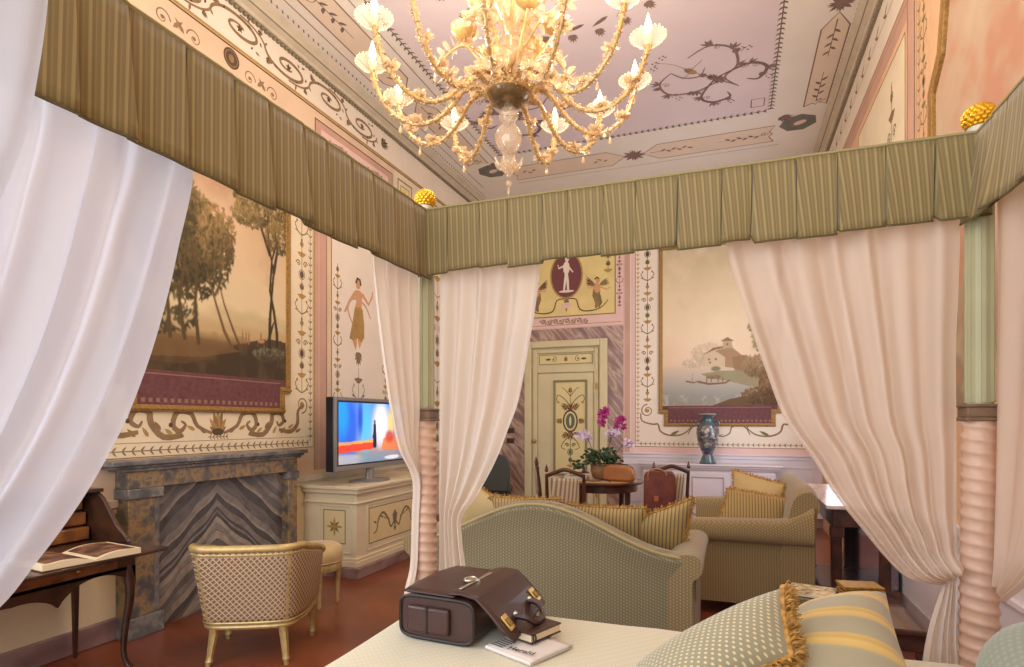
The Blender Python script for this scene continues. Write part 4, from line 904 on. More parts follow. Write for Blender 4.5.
# chevron panel: individual bands of a book-matched slab
m = MB(); yc, sl = 3.66, .80
x = X + .055
m.box(X, x - .002, 3.05, 4.42, 0, 1.04, 0)
rnd = random.Random(3); b = -1.4
while b < 1.9:
    wd = rnd.uniform(.02, .07); mi = rnd.choice([0, 1, 2, 1, 3]); kf = .0
    for g, lim in ((-1, 3.05), (1, 4.42)):
        N = 16; pts = []
        for q in range(N + 1):
            y = yc + (lim - yc) * q / N; pts.append((y, b + sl * (-abs(y - yc)) * 1.0 + .012 * math.sin(q * .9 + b * 9) + .9 * 0))
        L1 = [(y, min(max(z + .55, 0), 1.04)) for y, z in pts]; L2 = [(y, min(max(z + .55 + wd, 0), 1.04)) for y, z in pts]
        vs = [(x, y, z) for y, z in L1] + [(x, y, z) for y, z in L2]
        m.add(vs, [(i, i + 1, N + 2 + i, N + 1 + i) for i in range(N)], mi)
    b += wd
m.build('chevron_marble_panel', [mat('marble_dark_band', (88, 84, 84), .4, var=.3, vscale=12), mat('marble_grey_band', (142, 136, 130), .4, var=.3, vscale=14), mat('marble_mid_band', (112, 108, 106), .4, var=.3, vscale=10), mat('marble_tan_band', (168, 158, 144), .4, var=.3, vscale=14)], fp, world=True, smooth=0, recalc=False)

# ------------------------------------------------------------------ writing desk and open book
wood = mat('walnut_dark', (78, 48, 30), .35, col2=(50, 30, 20), vscale=9, coat=.3)
woodl = mat('walnut_burr', (146, 92, 48), .35, col2=(104, 62, 34), vscale=12, coat=.3)
woodt = mat('walnut_deep', (58, 36, 26), .4, var=.3, vscale=8, coat=.2)  # deepest walnut tone, not assigned to any part
dk = thing('writing_desk', 'dark walnut slant-front writing desk with cabriole legs left of the fireplace', 'desk', (-3.6, 1.95, 0))
x0, x1, y0, y1 = -3.94, -3.42, 1.25, 2.58
m = MB(); m.box(x0, x1, y0, y1, .60, .735)
def scal(y):
    t = (y - y0) / (y1 - y0); return .60 - .10 * (1 - abs(math.sin(t * PI * 3)) ** .7) - .05 * max(0, 1 - abs(t - .5) * 4)
N = 60; top = [(y0 + (y1 - y0) * i / N, .62) for i in range(N + 1)]; bot = [(y0 + (y1 - y0) * i / N, scal(y0 + (y1 - y0) * i / N)) for i in range(N + 1)][::-1]
poly = top + bot
vs = [(x1 - .025, a, b) for a, b in top + bot[::-1]] + [(x1, a, b) for a, b in top + bot[::-1]]; K = N + 1
m.add(vs, [(i, i + 1, K + i + 1, K + i) for i in range(N)] + [(2 * K + i, 2 * K + i + 1, 3 * K + i + 1, 3 * K + i) for i in range(N)] + [(K + i, K + i + 1, 3 * K + i + 1, 3 * K + i) for i in range(N)])
m.prism([(x0, .62), (x1, .62), (x1, .50), (x1 - .12, .55), (x0 + .26, .58), (x0 + .1, .55), (x0, .52)], lambda a, b, t: (a, t, b), y1 - .025, y1)
m.build('apron_case', wood, dk, world=True, bevel=.003)
m = MB(); m.box(x1, x1 + .008, y0 + .12, y1 - .12, .625, .70); dw = m.build('drawer', woodl, dk, world=True, bevel=.003)
for yk in (y0 + .35, y1 - .35): MB().ball((x1 + .02 + 3.6, yk - 1.95, .665), .014, 8).build('knob', gilt, dw)
m = MB(); m.box(x0 + .02, -3.13, y0 + .02, y1 - .01, .735, .757); m.build('writing_flap', wood, dk, world=True, bevel=.006)
m = MB()
for yy in (y0 + .02, y1 - .04):
    P = [(x0, .757), (x1 - .02, .757), (x1 - .03, .79), (x1 - .12, .86), (x1 - .24, 1.02), (x1 - .30, 1.06), (x0, 1.06)]
    m.prism(P, lambda a, b, t: (a, t, b), yy, yy + .025)
m.box(x0, x1 - .28, y0, y1, 1.055, 1.078); m.box(x0, x0 + .015, y0, y1, .75, 1.06)
m.build('slant_case', wood, dk, world=True, bevel=.004)
m = MB()
for k in range(4):
    a = y0 + .06 + k * .31
    for r_ in range(3): m.box(x0 + .02, x0 + .14 + .03 * (2 - r_), a, a + .28, .765 + .09 * r_, .845 + .09 * r_)
m.build('pigeonhole_drawer_bank', woodl, dk, world=True, bevel=.008)
for xx, yy, s_ in ((x1 - .03, y1 - .04, 1), (x1 - .03, y0 + .04, -1)):
    m = MB(); m.tube(spline([(xx - .01, yy - .01 * s_, .66), (xx + .012, yy + .005 * s_, .56), (xx + .02, yy + .01 * s_, .44), (xx - .005, yy, .26), (xx - .015, yy - .005 * s_, .1), (xx + .005, yy + .005 * s_, .02), (xx + .02, yy + .01 * s_, 0)], 24), [.036 - .02 * min(1, i / 15) + (.006 if i > 20 else 0) for i in range(24)], 10)
    m.build('leg', wood, dk, world=True)
for yy in (y1 - .05, y0 + .05):
    m = MB(); m.lathe([(.010, 0), (.014, .05), (.026, .6)], 4, (x0 + .05, yy, 0), phase=PI / 4); m.build('leg', wood, dk, world=True)
bk = thing('open_book', 'large open book lying on the writing desk flap', 'book', (-3.30, 2.16, .758), R(-8))
page = mat('page_cream', (226, 208, 172), .6); pagep = mat('page_print_dark', (70, 46, 38), .6, col2=(150, 100, 66), vscale=16)
def book_half(sgn):
    m = MB(); W, Hh = .235, .17
    def top(u, v): a = u * W; return (-Hh + 2 * Hh * v, sgn * a, .008 + .034 * math.sin(min(1, u * 1.25) * PI * .62) * (1 - .35 * u) + .004)
    m.grid(top, 14, 6)
    K = len(m.v)
    m.grid(lambda u, v: (-Hh + 2 * Hh * v, sgn * u * W, .004), 14, 6)
    for v in (0, 1):
        m.grid(lambda u, q: tuple(Vector(top(u, v)) * q + Vector((-Hh + 2 * Hh * v, sgn * u * W, .004)) * (1 - q)), 14, 1)
    m.grid(lambda u, q: tuple(Vector(top(1, u)) * q + Vector((-Hh + 2 * Hh * u, sgn * W, .004)) * (1 - q)), 6, 1)
    pg = m.build('page_block', page, bk, smooth=50)
    b = MB(); b.grid(lambda u, v: tuple(Vector(top(.08 + .84 * u, .06 + .88 * v)) + Vector((0, 0, .0012))), 12, 5)
    o = b.build('printed_plate', pagep, pg, smooth=60)
book_half(1); book_half(-1)
MB().box(-.178, .178, -.245, .245, 0, .004).build('cover', mat('book_cover_brown', (86, 54, 36), .5), bk, bevel=.001)

# ------------------------------------------------------------------ gilt tub chair and stool
lat = lattice('lattice_brocade', (206, 186, 146), (136, 104, 82), 88)
goldp = mat('antique_gold_leaf', (204, 178, 116), .42, metal=.35, var=.25, vscale=25, coat=.1)
seatf = mat('gold_seat_silk', (206, 176, 118), .6, var=.1, vscale=10, sheen=.3)
ch = thing('tub_chair', 'gilded tub chair with lattice brocade back facing the fireplace', 'chair', (-2.90, 3.06, 0), R(27))
def upath(t, z):
    """U plan of the tub, t in -1..1; flares with height"""
    k = (z - .26) / .46; s_ = .84 + .16 * k; a = abs(t); g = 1 if t >= 0 else -1
    pts = [(0, -.33), (.25, -.31), (.325, -.20), (.35, -.02), (.35, .26)]
    q = a * 4; i = min(int(q), 3); f_ = q - i; P = spline([(x, y, 0) for x, y in pts], 41)[int(round(a * 40))]
    return Vector((g * P.x * s_, (P.y - .04 * k) * (1 if P.y > 0 else s_ * .97 + .03), z))
def topz(t): a = abs(t); return .735 - .10 * max(0, a - .45) / .55 - .03 * max(0, a - .8) / .2
N = 60
m = MB()
m.grid(lambda u, v: tuple(upath(-1 + 2 * u, .27 + (topz(-1 + 2 * u) - .02 - .27) * v)), N, 12)
m.build('brocade_shell', lat, ch, solid=.035, smooth=60)
m = MB(); P = [upath(-1 + 2 * i / N, topz(-1 + 2 * i / N)) for i in range(N + 1)]
m.tube(P, .024, 10); m.ball(tuple(P[0]), .034, 10); m.ball(tuple(P[-1]), .034, 10)
m.tube([p + Vector((0, 0, -.035)) for p in P], .014, 8)
m.build('top_rail', goldp, ch)
m = MB(); P = [upath(-1 + 2 * i / N, .27) for i in range(N + 1)]
m.tube(P, .022, 8); m.tube([p + Vector((0, 0, -.028)) for p in P], .016, 8); m.tube([p + Vector((0, 0, .022)) for p in P], .008, 6)
m.tube([P[0], P[-1]], .022, 8); m.build('seat_rail', goldp, ch)
for t in (-.27, .27, -.98, .98):
    m = MB(); m.tube([upath(t, .26 + (topz(t) - .26) * i / 10) for i in range(11)], [.019] * 11, 8); m.build('stile', goldp, ch)
for x, y, sx, sy in ((-.20, -.24, -.03, -.03), (.20, -.24, .03, -.03), (-.28, .20, 0, .02), (.28, .20, 0, .02)):
    m = MB()
    for i in range(1):
        n_, k = 14, 14; vs = []
        for j in range(n_ + 1):
            z = .25 * (1 - j / n_); r0 = .030 - .014 * j / n_ + (.006 if j in (1, 12) else 0)
            for q in range(k):
                r1 = r0 * (1 - (.16 if (q % 2 and 2 < j < 12) else 0)); vs.append((x + sx * j / n_ + r1 * math.cos(2 * PI * q / k), y + sy * j / n_ + r1 * math.sin(2 * PI * q / k), z))
        m.add(vs, [(a * k + q, a * k + (q + 1) % k, (a + 1) * k + (q + 1) % k, (a + 1) * k + q) for a in range(n_) for q in range(k)] + [tuple(range(n_ * k, n_ * k + k))])
    m.build('leg', goldp, ch)
m = MB(); m.grid(lambda u, v: (-.26 + .52 * u, -.2 + .46 * v, .30 + .12 * (math.sin(PI * u) * math.sin(PI * v)) ** .35), 14, 14); m.box(-.25, .25, -.19, .25, .27, .31); m.build('seat_cushion', seatf, ch, smooth=70)
st = thing('gilt_stool', 'round gold silk stool standing behind the tub chair', 'stool', (-3.18, 3.97, 0), R(10))
m = MB(); m.lathe([(.185, .34), (.2, .36), (.205, .42), (.2, .46), (.17, .49), (.1, .505), (.001, .51)], 30); m.build('cushion', seatf, st)
m = MB(); m.lathe([(.16, .28), (.19, .29), (.198, .32), (.19, .345), (.16, .345)], 30); m.lathe([(.198, .355), (.207, .362), (.198, .369)], 30); m.build('seat_rail', goldp, st)
for a in (.6, 2.2, 3.7, 5.3):
    m = MB(); m.lathe([(.011, 0), (.017, .02), (.013, .04), (.026, .25), (.03, .29)], 10, (.16 * math.cos(a), .16 * math.sin(a), 0)); m.build('leg', goldp, st)

# ------------------------------------------------------------------ television on a painted cabinet
cabc = mat('cabinet_cream_paint', (222, 206, 170), .5, var=.05, vscale=5); cabp = mat('cabinet_panel_cream', (226, 204, 152), .55, var=.06)
cb = thing('media_cabinet', 'cream painted low cabinet with gold arabesque panels beneath the television', 'cabinet', (-3.66, 5.55, 0))
X1, Y1, Y2 = -3.36, 4.76, 6.40
m = MB(); m.box(XL + .01, X1, Y1, Y2, .14, .80); m.box(XL + .01, X1 + .03, Y1 - .03, Y2 + .03, .10, .155); m.box(XL + .01, X1 + .018, Y1 - .018, Y2 + .018, .155, .185); m.build('body', cabc, cb, world=True, bevel=.006)
m = MB(); m.box(XL + .01, X1 + .06, Y1 - .06, Y2 + .06, .0, .10); m.build('plinth', basem, cb, world=True, bevel=.004)
m = MB(); m.box(XL + .01, X1 + .02, Y1 - .02, Y2 + .02, .70, .72); m.box(XL + .01, X1 + .035, Y1 - .035, Y2 + .035, .80, .84); m.box(XL + .01, X1 + .055, Y1 - .055, Y2 + .055, .84, .872); m.build('moulded_top', cabc, cb, world=True, bevel=.006)
def panel(fn, a0, a1, b0, b1, name):
    D = Deco(fn); D.rect(a0, a1, b0, b1, 0, .0006); D.frame(a0, a1, b0, b1, .01, 1, .001); c = (a0 + a1) / 2; d = (b0 + b1) / 2
    if a1 - a0 < .4:
        for k in range(8): D.leaf(c, d, k * PI / 4, .075 if k % 2 else .10, .03, 1 if k % 2 else 2)
        D.ell(c, d, .016, .016, 2)
    else:
        for g in (-1, 1):
            D.stroke([tuple(p)[:2] for p in spline([(c + g * .02, d - .02, 0), (c + g * .08, d - .07, 0), (c + g * .13, d + .02, 0), (c + g * .22, d + .10, 0), (c + g * .31, d + .05, 0), (c + g * .34, d - .06, 0), (c + g * .40, d - .09, 0)], 20)], .02, .012, 1, .026)
            for k in range(5): D.leaf(c + g * (.1 + k * .06), d + .05 - .02 * abs(k - 2), PI / 2 - g * 1.2, .07, .025, 2 if k % 2 else 1)
        D.poly([(c - .05, d + .06), (c + .05, d + .06), (c + .03, d - .02), (c, d - .09), (c - .03, d - .02)], 3); D.acanthus(c, d + .03, PI / 2, .08, 1, 3); D.acanthus(c, d - .07, -PI / 2, .06, 1)
    return D.build(name, [cabp, olv, gld, gry], parent=cb, world=True)
panel(lambda a, b, o: (X1 + o, a, b), 4.97, 5.93, .28, .64, 'front_panel'); panel(lambda a, b, o: (a, Y1 - o, b), -3.74, -3.48, .31, .64, 'side_panel')
m = MB()
for a, b in ((4.93, 4.95), (5.95, 5.97)): m.box(X1, X1 + .008, a, b, .22, .68)
m.box(X1, X1 + .008, 4.95, 5.95, .22, .235); m.box(X1, X1 + .008, 4.95, 5.95, .665, .68)
m.box(-3.80, -3.42, Y1 - .008, Y1, .22, .235); m.box(-3.80, -3.42, Y1 - .008, Y1, .67, .685); m.box(-3.81, -3.79, Y1 - .008, Y1, .22, .685); m.box(-3.43, -3.41, Y1 - .008, Y1, .22, .685)
m.build('panel_moulding', cabc, cb, world=True, bevel=.003)
tvs = mat('tv_silver_plastic', (140, 134, 128), .4, metal=.25); tvb = mat('tv_black', (28, 26, 28), .4)
tv = thing('television', 'flat screen television with silver frame and a colourful picture on the cream cabinet', 'television', (-3.55, 5.27, .872), R(-2))
m = MB(); m.box(-.06, .035, -.62, .62, .14, .86); m.build('casing', tvb, tv, bevel=.01)
m = MB()
for a in ((-.62, -.585, .14, .86), (.585, .62, .14, .86), (-.585, .585, .825, .86), (-.585, .585, .14, .19)): m.box(.03, .055, a[0], a[1], a[2], a[3])
m.build('bezel', tvs, tv, bevel=.006)
m = MB(); m.lathe([(.21, 0), (.21, .014), (.17, .02), (.05, .03), (.04, .15)], 26, (0, 0, 0), sx=.8, sy=1.3); m.build('stand', tvs, tv)
m = MB(); m.box(.034, .044, -.585, .585, .19, .825); m.build('screen_border', tvb, tv, smooth=0)
p = Pic(150, 84)
p.vgrad([(0, (110, 120, 140)), (.25, (170, 150, 150)), (.5, (150, 180, 230)), (1, (90, 150, 235))])
p.blob(.12, .6, .2, .7, (30, 90, 220), .9, .5); p.blob(.05, .8, .12, .5, (20, 160, 240), .8, .6); p.blob(.38, .6, .12, .6, (60, 190, 240), .7, .7); p.blob(.3, .75, .05, .4, (20, 60, 190), .8, .7)
p.blob(.62, .65, .16, .5, (240, 232, 240), .95, .5); p.blob(.82, .7, .12, .4, (250, 214, 90), .8, .6); p.blob(.9, .5, .1, .4, (90, 90, 200), .7, .5)
p.poly([(0, .18), (.5, .22), (.52, .34), (0, .30)], (226, 66, 40), .95); p.poly([(0, .30), (.5, .34), (.5, .38), (0, .35)], (250, 170, 60), .8)
p.poly([(.62, .20), (1, .16), (1, .40), (.9, .44), (.66, .4)], (222, 120, 60), .8); p.blob(.76, .42, .09, .14, (196, 60, 50), .8, .5)
p.line([(.52, .28), (.52, .62)], .030, .022, (24, 26, 60)); p.blob(.52, .68, .018, .05, (110, 70, 60), 1); p.line([(.52, .56), (.49, .42)], .012, .008, (24, 26, 60))
p.blob(.1, .06, .3, .12, (190, 190, 190), .7); p.blob(.5, .06, .3, .1, (120, 150, 170), .6); p.blob(.8, .05, .15, .04, (236, 236, 236), .8)
for k in range(7): p.blob(.78 + k * .02, .07, .006, .02, (240, 240, 240), 1)
p.mesh('screen', lambda x, y: (.046, -.56 + 1.12 * x, .205 + .605 * y), painted('lit_tv_screen', .3, .75), tv)
# ------------------------------------------------------------------ sofas
trimg = mat('sofa_gold_edge', (178, 160, 112), .8, sheen=.2)
seatc = mat('sofa_seat_silk', (204, 184, 138), .7, var=.08, vscale=6, sheen=.3)
fabg2 = dotted('damask_dots_sofa', (136, 118, 80), (168, 148, 102), 165, .3)
def roll(m, pts, wd, hgt, r, y=None): pass
sf = thing('camelback_sofa', 'camelback sofa seen from behind, green dotted fabric, right beyond the bed foot', 'sofa', (-1.14, 3.50, 0))
HW = .94
def at(P, v):
    k = len(P) - 1; t = v * k; a = min(int(t), k - 1); u = t - a; p0, p1, p2, p3 = P[max(a - 1, 0)], P[a], P[a + 1], P[min(a + 2, k)]
    return [.5 * ((2 * p1[i]) + (p2[i] - p0[i]) * u + (2 * p0[i] - 5 * p1[i] + 4 * p2[i] - p3[i]) * u * u + (3 * p1[i] - p0[i] - 3 * p2[i] + p3[i]) * u ** 3) for i in (0, 1)]
def camel(x):
    t = abs(x) / HW; return .715 + .285 * (.5 + .5 * math.cos(PI * min(1, t * 1.02)))
def backfn(u, v):
    """u along the width, v around the cross-section, outside bottom up, over the roll and down the inside"""
    x = -HW + 2 * HW * u; H = camel(x); P = [(0, .10), (0, .3), (0, H - .16), (-.012, H - .09), (-.022, H - .045), (.0, H - .012), (.04, H), (.10, H - .006), (.14, H - .035), (.15, H - .08), (.145, H - .2), (.16, .4)]
    bow = .10 * (abs(x) / HW) ** 3
    q = v * (len(P) - 1); i = min(int(q), len(P) - 2); f = q - i
    return (x, P[i][0] * (1 - f) + P[i + 1][0] * f + bow, P[i][1] * (1 - f) + P[i + 1][1] * f)
m = MB(); m.grid(backfn, 48, 44); m.build('backrest', fabg, sf, smooth=70)
m = MB(); m.tube([(-HW + 2 * HW * i / 48, -.010 + .10 * (abs(-HW + 2 * HW * i / 48) / HW) ** 3, camel(-HW + 2 * HW * i / 48) - .018) for i in range(49)], .009, 8); m.build('welt_piping', trimg, sf)
def arm(m, x, sgn, y0, y1, H, r, fy=None):
    """rolled arm running along y; outer face at x, roll leaning outwards"""
    def fn(u, v):
        y = y0 + (y1 - y0) * u; top = H + .02 * math.sin(u * PI)
        P = [(0, .10), (0, .35), (-.005, top - 2 * r - .02), (.03, top - 1.7 * r), (.055, top - r), (.04, top - .35 * r), (-.01, top), (-.09, top - .01), (-.15, top - r * .8), (-.16, top - 2 * r), (-.17, .36)]
        c_, z_ = at(P, v); return (x + sgn * c_, y, z_)
    m.grid(fn, 14, 40)
    for u in (0, 1): m.add([fn(u, v / 40) for v in range(41)] + [(x - sgn * .17, y0 + (y1 - y0) * u, .1)], [tuple(range(42))])
for g in (-1, 1):
    m = MB(); arm(m, g * (HW - .005), g, .06, .92, .72, .075); m.build('arm', fabg2, sf, smooth=60)
m = MB(); m.box(-HW + .1, HW - .1, .12, .88, .12, .34); m.build('seat_base', fabg, sf, bevel=.01)
for x0, x1 in ((-.76, -.255), (-.25, .25), (.255, .76)):
    m = MB(); m.box(x0, x1, .16, .9, .34, .48); m.build('seat_cushion', seatc, sf, bevel=.035)
for x in (-.85, .85):
    for y in (.08, .85):
        m = MB(); m.lathe([(.018, 0), (.022, .03), (.034, .10), (.036, .13)], 12, (x, y, 0)); m.build('foot', wood, sf)
s2 = thing('rolled_arm_sofa', 'olive dotted sofa seen from its rolled arm end, back to the right wall', 'sofa', (.14, 5.55, 0))
# local: x across depth (front -x), y along the length
m = MB()
def b2(u, v):
    y = -.72 + 1.5 * u; H = 1.0 + .015 * math.sin(u * PI) - .03 * max(0, 1 - u * 8) ** 2
    P = [(.44, .10), (.44, .5), (.45, H - .2), (.47, H - .11), (.455, H - .04), (.41, H), (.35, H - .01), (.30, H - .06), (.26, H - .2), (.20, .45)]
    c_, z_ = at(P, v); return (c_, y, z_)
m.grid(b2, 20, 40)
for u in (0, 1): m.add([b2(u, v / 40) for v in range(41)] + [(.2, -.72 + 1.5 * u, .1)], [tuple(range(42))])
m.build('backrest', fabg2, s2, smooth=60)
for y, g, nm in ((-.70, -1, 'arm'), (.76, 1, 'arm')):
    m = MB()
    def a2(u, v):
        x = -.47 + .90 * u; top = .735 + .03 * u + (.10 * max(0, (u - .72) / .28) ** 2); r = .07
        P = [(0, .10), (0, .3), (.0, .56), (.05, .585), (.075, .64), (.06, top - .02), (.0, top), (-.08, top - .005), (-.14, top - .05), (-.155, .55), (-.16, .36)]
        c_, z_ = at(P, v); return (x, y + g * c_, z_)
    m.grid(a2, 16, 40)
    for u in (0, 1): m.add([a2(u, v / 40) for v in range(41)] + [(-.47 + .9 * u, y - g * .16, .1)], [tuple(range(42))])
    m.build(nm, fabg2, s2, smooth=60)
m = MB(); m.box(-.44, .36, -.6, .66, .12, .34); m.build('seat_base', fabg2, s2, bevel=.01)
for y0, y1 in ((-.56, .03), (.035, .62)):
    m = MB(); m.box(-.48, .28, y0, y1, .34, .52); m.build('seat_cushion', seatc, s2, bevel=.04)
for x in (-.40, .38):
    for y in (-.64, .70):
        m = MB(); m.lathe([(.018, 0), (.022, .03), (.034, .10), (.036, .13)], 12, (x, y, 0)); m.build('foot', wood, s2)

# ------------------------------------------------------------------ cushions
fr_m = mat('fringe_gold_thread', (196, 150, 74), .7, col2=(140, 100, 44), vscale=60)
def cushion(name, label, corners, th, mats_, fringe=None, group=None, cat='cushion', fl=.03, dens=1.0, pinch=.10, N=26):
    """pillow through four corner points (a, b, c, d in order); fringe = list of edges carrying fringe"""
    A, B, C, Dd = [Vector(c) for c in corners]; cen = (A + B + C + Dd) / 4
    nx = (B - A).normalized(); nz = (B - A).cross(Dd - A).normalized(); ny = nz.cross(nx); M3 = Matrix((nx, ny, nz))
    t = thing(name, label, cat, tuple(cen), 0, group); t.rotation_euler = M3.transposed().to_euler()
    A, B, C, Dd = M3 @ (A - cen), M3 @ (B - cen), M3 @ (C - cen), M3 @ (Dd - cen)
    n = Vector((0, 0, 1))
    def base(u, v):
        uu, vv = u * 2 - 1, v * 2 - 1; k = 1 - pinch * ((1 - uu * uu) * abs(vv) ** 3 * 0)
        p = (A * (1 - u) + B * u) * (1 - v) + (Dd * (1 - u) + C * u) * v
        pc = (A + B + C + Dd) / 4
        pin = pinch * ((uu * uu) * (1 - vv * vv) + (vv * vv) * (1 - uu * uu)) * .5
        return p + (pc - p) * pin
    def hgt(u, v):
        return th / 2 * (max(0, 1 - abs(u * 2 - 1) ** 2.6) ** .55) * (max(0, 1 - abs(v * 2 - 1) ** 2.6) ** .55)
    m = MB(); m.grid(lambda u, v: tuple(base(u, v) + n * hgt(u, v)), N, N); m.grid(lambda u, v: tuple(base(u, v) - n * hgt(u, v)), N, N)
    m.build('pillow_body', mats_, t, smooth=70, recalc=False)
    if fringe:
        rnd = random.Random(len(label)); m = MB(); ed = {0: lambda q: (q, 0), 1: lambda q: (1, q), 2: lambda q: (1 - q, 1), 3: lambda q: (0, 1 - q)}
        for e in fringe:
            L = [(A, B), (B, C), (C, Dd), (Dd, A)][e]; ln = (L[1] - L[0]).length; cnt = int(ln / .006 * dens)
            P = [base(*ed[e](q / 20)) for q in range(21)]; m.tube(P, fl * .28, 6)
            for i in range(cnt):
                q = (i + rnd.random()) / cnt; p = base(*ed[e](q)); o = (p - (A + B + C + Dd) / 4); tg = (L[1] - L[0]).normalized(); o = (o - tg * o.dot(tg)).normalized()
                d = (o + n * rnd.uniform(-.9, .9) + tg * rnd.uniform(-.5, .5)).normalized(); s_ = tg.cross(d).normalized() * .004
                a = p + d * fl * rnd.uniform(.7, 1.15); mid = p + d * fl * .55 + n * rnd.uniform(-.3, .3) * fl
                m.add([p - tg * .003, p + tg * .003, mid + tg * .0035, a + s_ * .4, a - s_ * .4, mid - tg * .0035], [(0, 1, 2, 5), (5, 2, 3, 4)])
        m.build('fringe', fr_m, t, smooth=0, recalc=False)
    return t
dotc = dotted('cushion_dots_bluegrey', (150, 146, 118), (214, 202, 160), 205, .42, flat=True)
strp = striped('cushion_stripe_gold', [(0, (176, 148, 92)), (.35, (184, 158, 100)), (.45, (116, 98, 62)), (.7, (124, 104, 64)), (.8, (176, 148, 92)), (1, (176, 148, 92))], 44, 'x')
golds = mat('cushion_gold_silk', (196, 170, 116), .6, var=.08, vscale=9, sheen=.3)
pstr = striped('pillow_broad_stripe', [(0, (160, 152, 124)), (.5, (164, 156, 128)), (.56, (206, 174, 98)), (.66, (196, 162, 88)), (.74, (212, 182, 108)), (.88, (206, 174, 98)), (.94, (164, 156, 128)), (1, (160, 152, 124))], 7.2, 'y', .6)
# on the bed
cushion('fringed_cushion', 'blue-grey dotted cushion with gold brush fringe in front on the bed', [(.142, 1.868, 1.02), (.145, 1.634, .905), (-.136, 1.38, .83), (-.271, 1.714, .785)], .15, dotc, fringe=[0, 1], fl=.042, dens=5)
cushion('striped_pillow', 'large pillow with broad gold and grey stripes, right of the dotted cushion', [(.189, 2.13, .88), (.45, 2.12, .97), (.422, 1.672, .84), (.088, 1.548, .80)], .16, pstr, N=30)
t = thing('bolster', 'pale teal dotted bolster at the right edge in front of the right post', 'bolster', (.69, 1.60, .90), R(4))
m = MB(); m.lathe([(.001, -.25), (.05, -.248), (.105, -.235), (.138, -.19), (.15, -.10), (.152, 0), (.15, .06), (.138, .11), (.11, .145), (.06, .162), (.001, .165)], 34, T=Matrix.Rotation(-PI / 2, 4, 'X'))
m.build('bolster_body', dotted('bolster_teal', (132, 140, 122), (144, 152, 134), 150, .2), t)
m = MB(); m.ball((0, .165, 0), .014, 10, sy=.5); m.build('button', golds, t)
# on the camelback sofa
zz = .50
cushion('fringed_cushion', 'plain gold cushion at the left end of the camelback sofa', [(-1.93, 3.92, .62), (-1.55, 3.92, .60), (-1.46, 3.78, .93), (-1.72, 3.80, 1.09)], .13, golds, fringe=[1, 2, 3], fl=.028, dens=.9, group=None)
cushion('fringed_cushion', 'gold striped cushion half hidden behind the camelback sofa back, left of centre', [(-1.58, 3.90, .58), (-1.10, 3.90, .58), (-1.06, 3.76, .985), (-1.56, 3.76, .985)], .13, strp, fringe=[1, 2, 3], fl=.028, dens=.9)
cushion('fringed_cushion', 'gold striped cushion half hidden behind the camelback sofa back, right of centre', [(-1.02, 3.90, .58), (-.54, 3.90, .56), (-.50, 3.76, .955), (-1.02, 3.76, .955)], .13, strp, fringe=[1, 2, 3], fl=.028, dens=.9)
cushion('fringed_cushion', 'gold fringed striped cushion leaning at the right arm of the camelback sofa', [(-.56, 3.92, .66), (-.29, 3.92, .64), (-.215, 3.80, 1.03), (-.60, 3.80, .87)], .13, strp, fringe=[1, 2, 3], fl=.03, dens=1)
# on the rolled arm sofa
cushion('fringed_cushion', 'striped cushion with gold fringe in front on the rolled arm sofa', [(-.13, 5.12, .60), (.38, 5.12, .60), (.45, 5.24, .87), (-.02, 5.24, .94)], .14, strp, fringe=[1, 2, 3], fl=.032, dens=.9)
cushion('fringed_cushion', 'plain cream cushion with gold fringe behind the striped one on the rolled arm sofa', [(.02, 5.50, .62), (.34, 5.30, .62), (.42, 5.42, .97), (.02, 5.66, 1.06)], .13, golds, fringe=[1, 2, 3], fl=.032, dens=.9)

# ------------------------------------------------------------------ briefcase, organiser, newspaper
lth = mat('dark_brown_leather', (66, 40, 34), .38, var=.2, vscale=12, bump=.12, bscale=160, coat=.1)
ltd = mat('leather_edge', (34, 22, 20), .5)
brs = mat('brass_lock', (206, 176, 104), .3, metal=.85); sil = mat('silver_buckle', (206, 196, 178), .3, metal=.85)
# lies on its back: local x = width (0..W), y = length towards the flap, z = thickness
bc = thing('leather_briefcase', 'dark brown leather briefcase with brass locks lying on the bed', 'briefcase', (-1.085, 1.80, .752), R(-4)); bc.scale = (1, 1, 1.08)
# lies on its back: x towards the flap, y away, z thickness
m = MB()
def bcb(u, v):
    a = 2 * PI * u; cx, cz = .145, .068; p = 6
    x = cx + .145 * math.copysign(abs(math.cos(a)) ** (2 / p), math.cos(a)); z = cz + .066 * math.copysign(abs(math.sin(a)) ** (2 / p), math.sin(a))
    y = .40 * v; z += .006 * math.sin(PI * v) * (1 if z > cz else 0) - .004 * v
    return (x, y, z)
m.grid(bcb, 40, 14); m.add([bcb(i / 40, 0) for i in range(40)], [tuple(range(40))]); m.add([bcb(i / 40, 1) for i in range(40)], [tuple(range(40))])
m.build('body', lth, bc, smooth=35)
m = MB(); P = [Vector(bcb(i / 40, 0)) + Vector((0, -.002, 0)) for i in range(41)]; m.tube(P, .0055, 6); m.build('edge_piping', ltd, bc)
m = MB(); P = [Vector(bcb(i / 40, 1)) + Vector((0, .002, 0)) for i in range(41)]; m.tube(P, .0055, 6); m.build('edge_piping', ltd, bc)
m = MB(); m.box(.035, .20, -.016, .002, .022, .105); o = m.build('side_pocket', lth, bc, bevel=.008)
b = MB(); b.box(.112, .118, -.019, -.014, .02, .107); b.build('seam', ltd, o)
m = MB()
def cov(u, v): return (.006 + .20 * u, .01 + .38 * v, .141 + .010 * math.sin(PI * v) - .002 * u)
m.grid(cov, 10, 10); m.build('back_panel', lth, bc, solid=.006)
m = MB()
FP = [(.175, .146), (.23, .150), (.285, .142), (.305, .128), (.345, .098), (.395, .056), (.43, .030)]
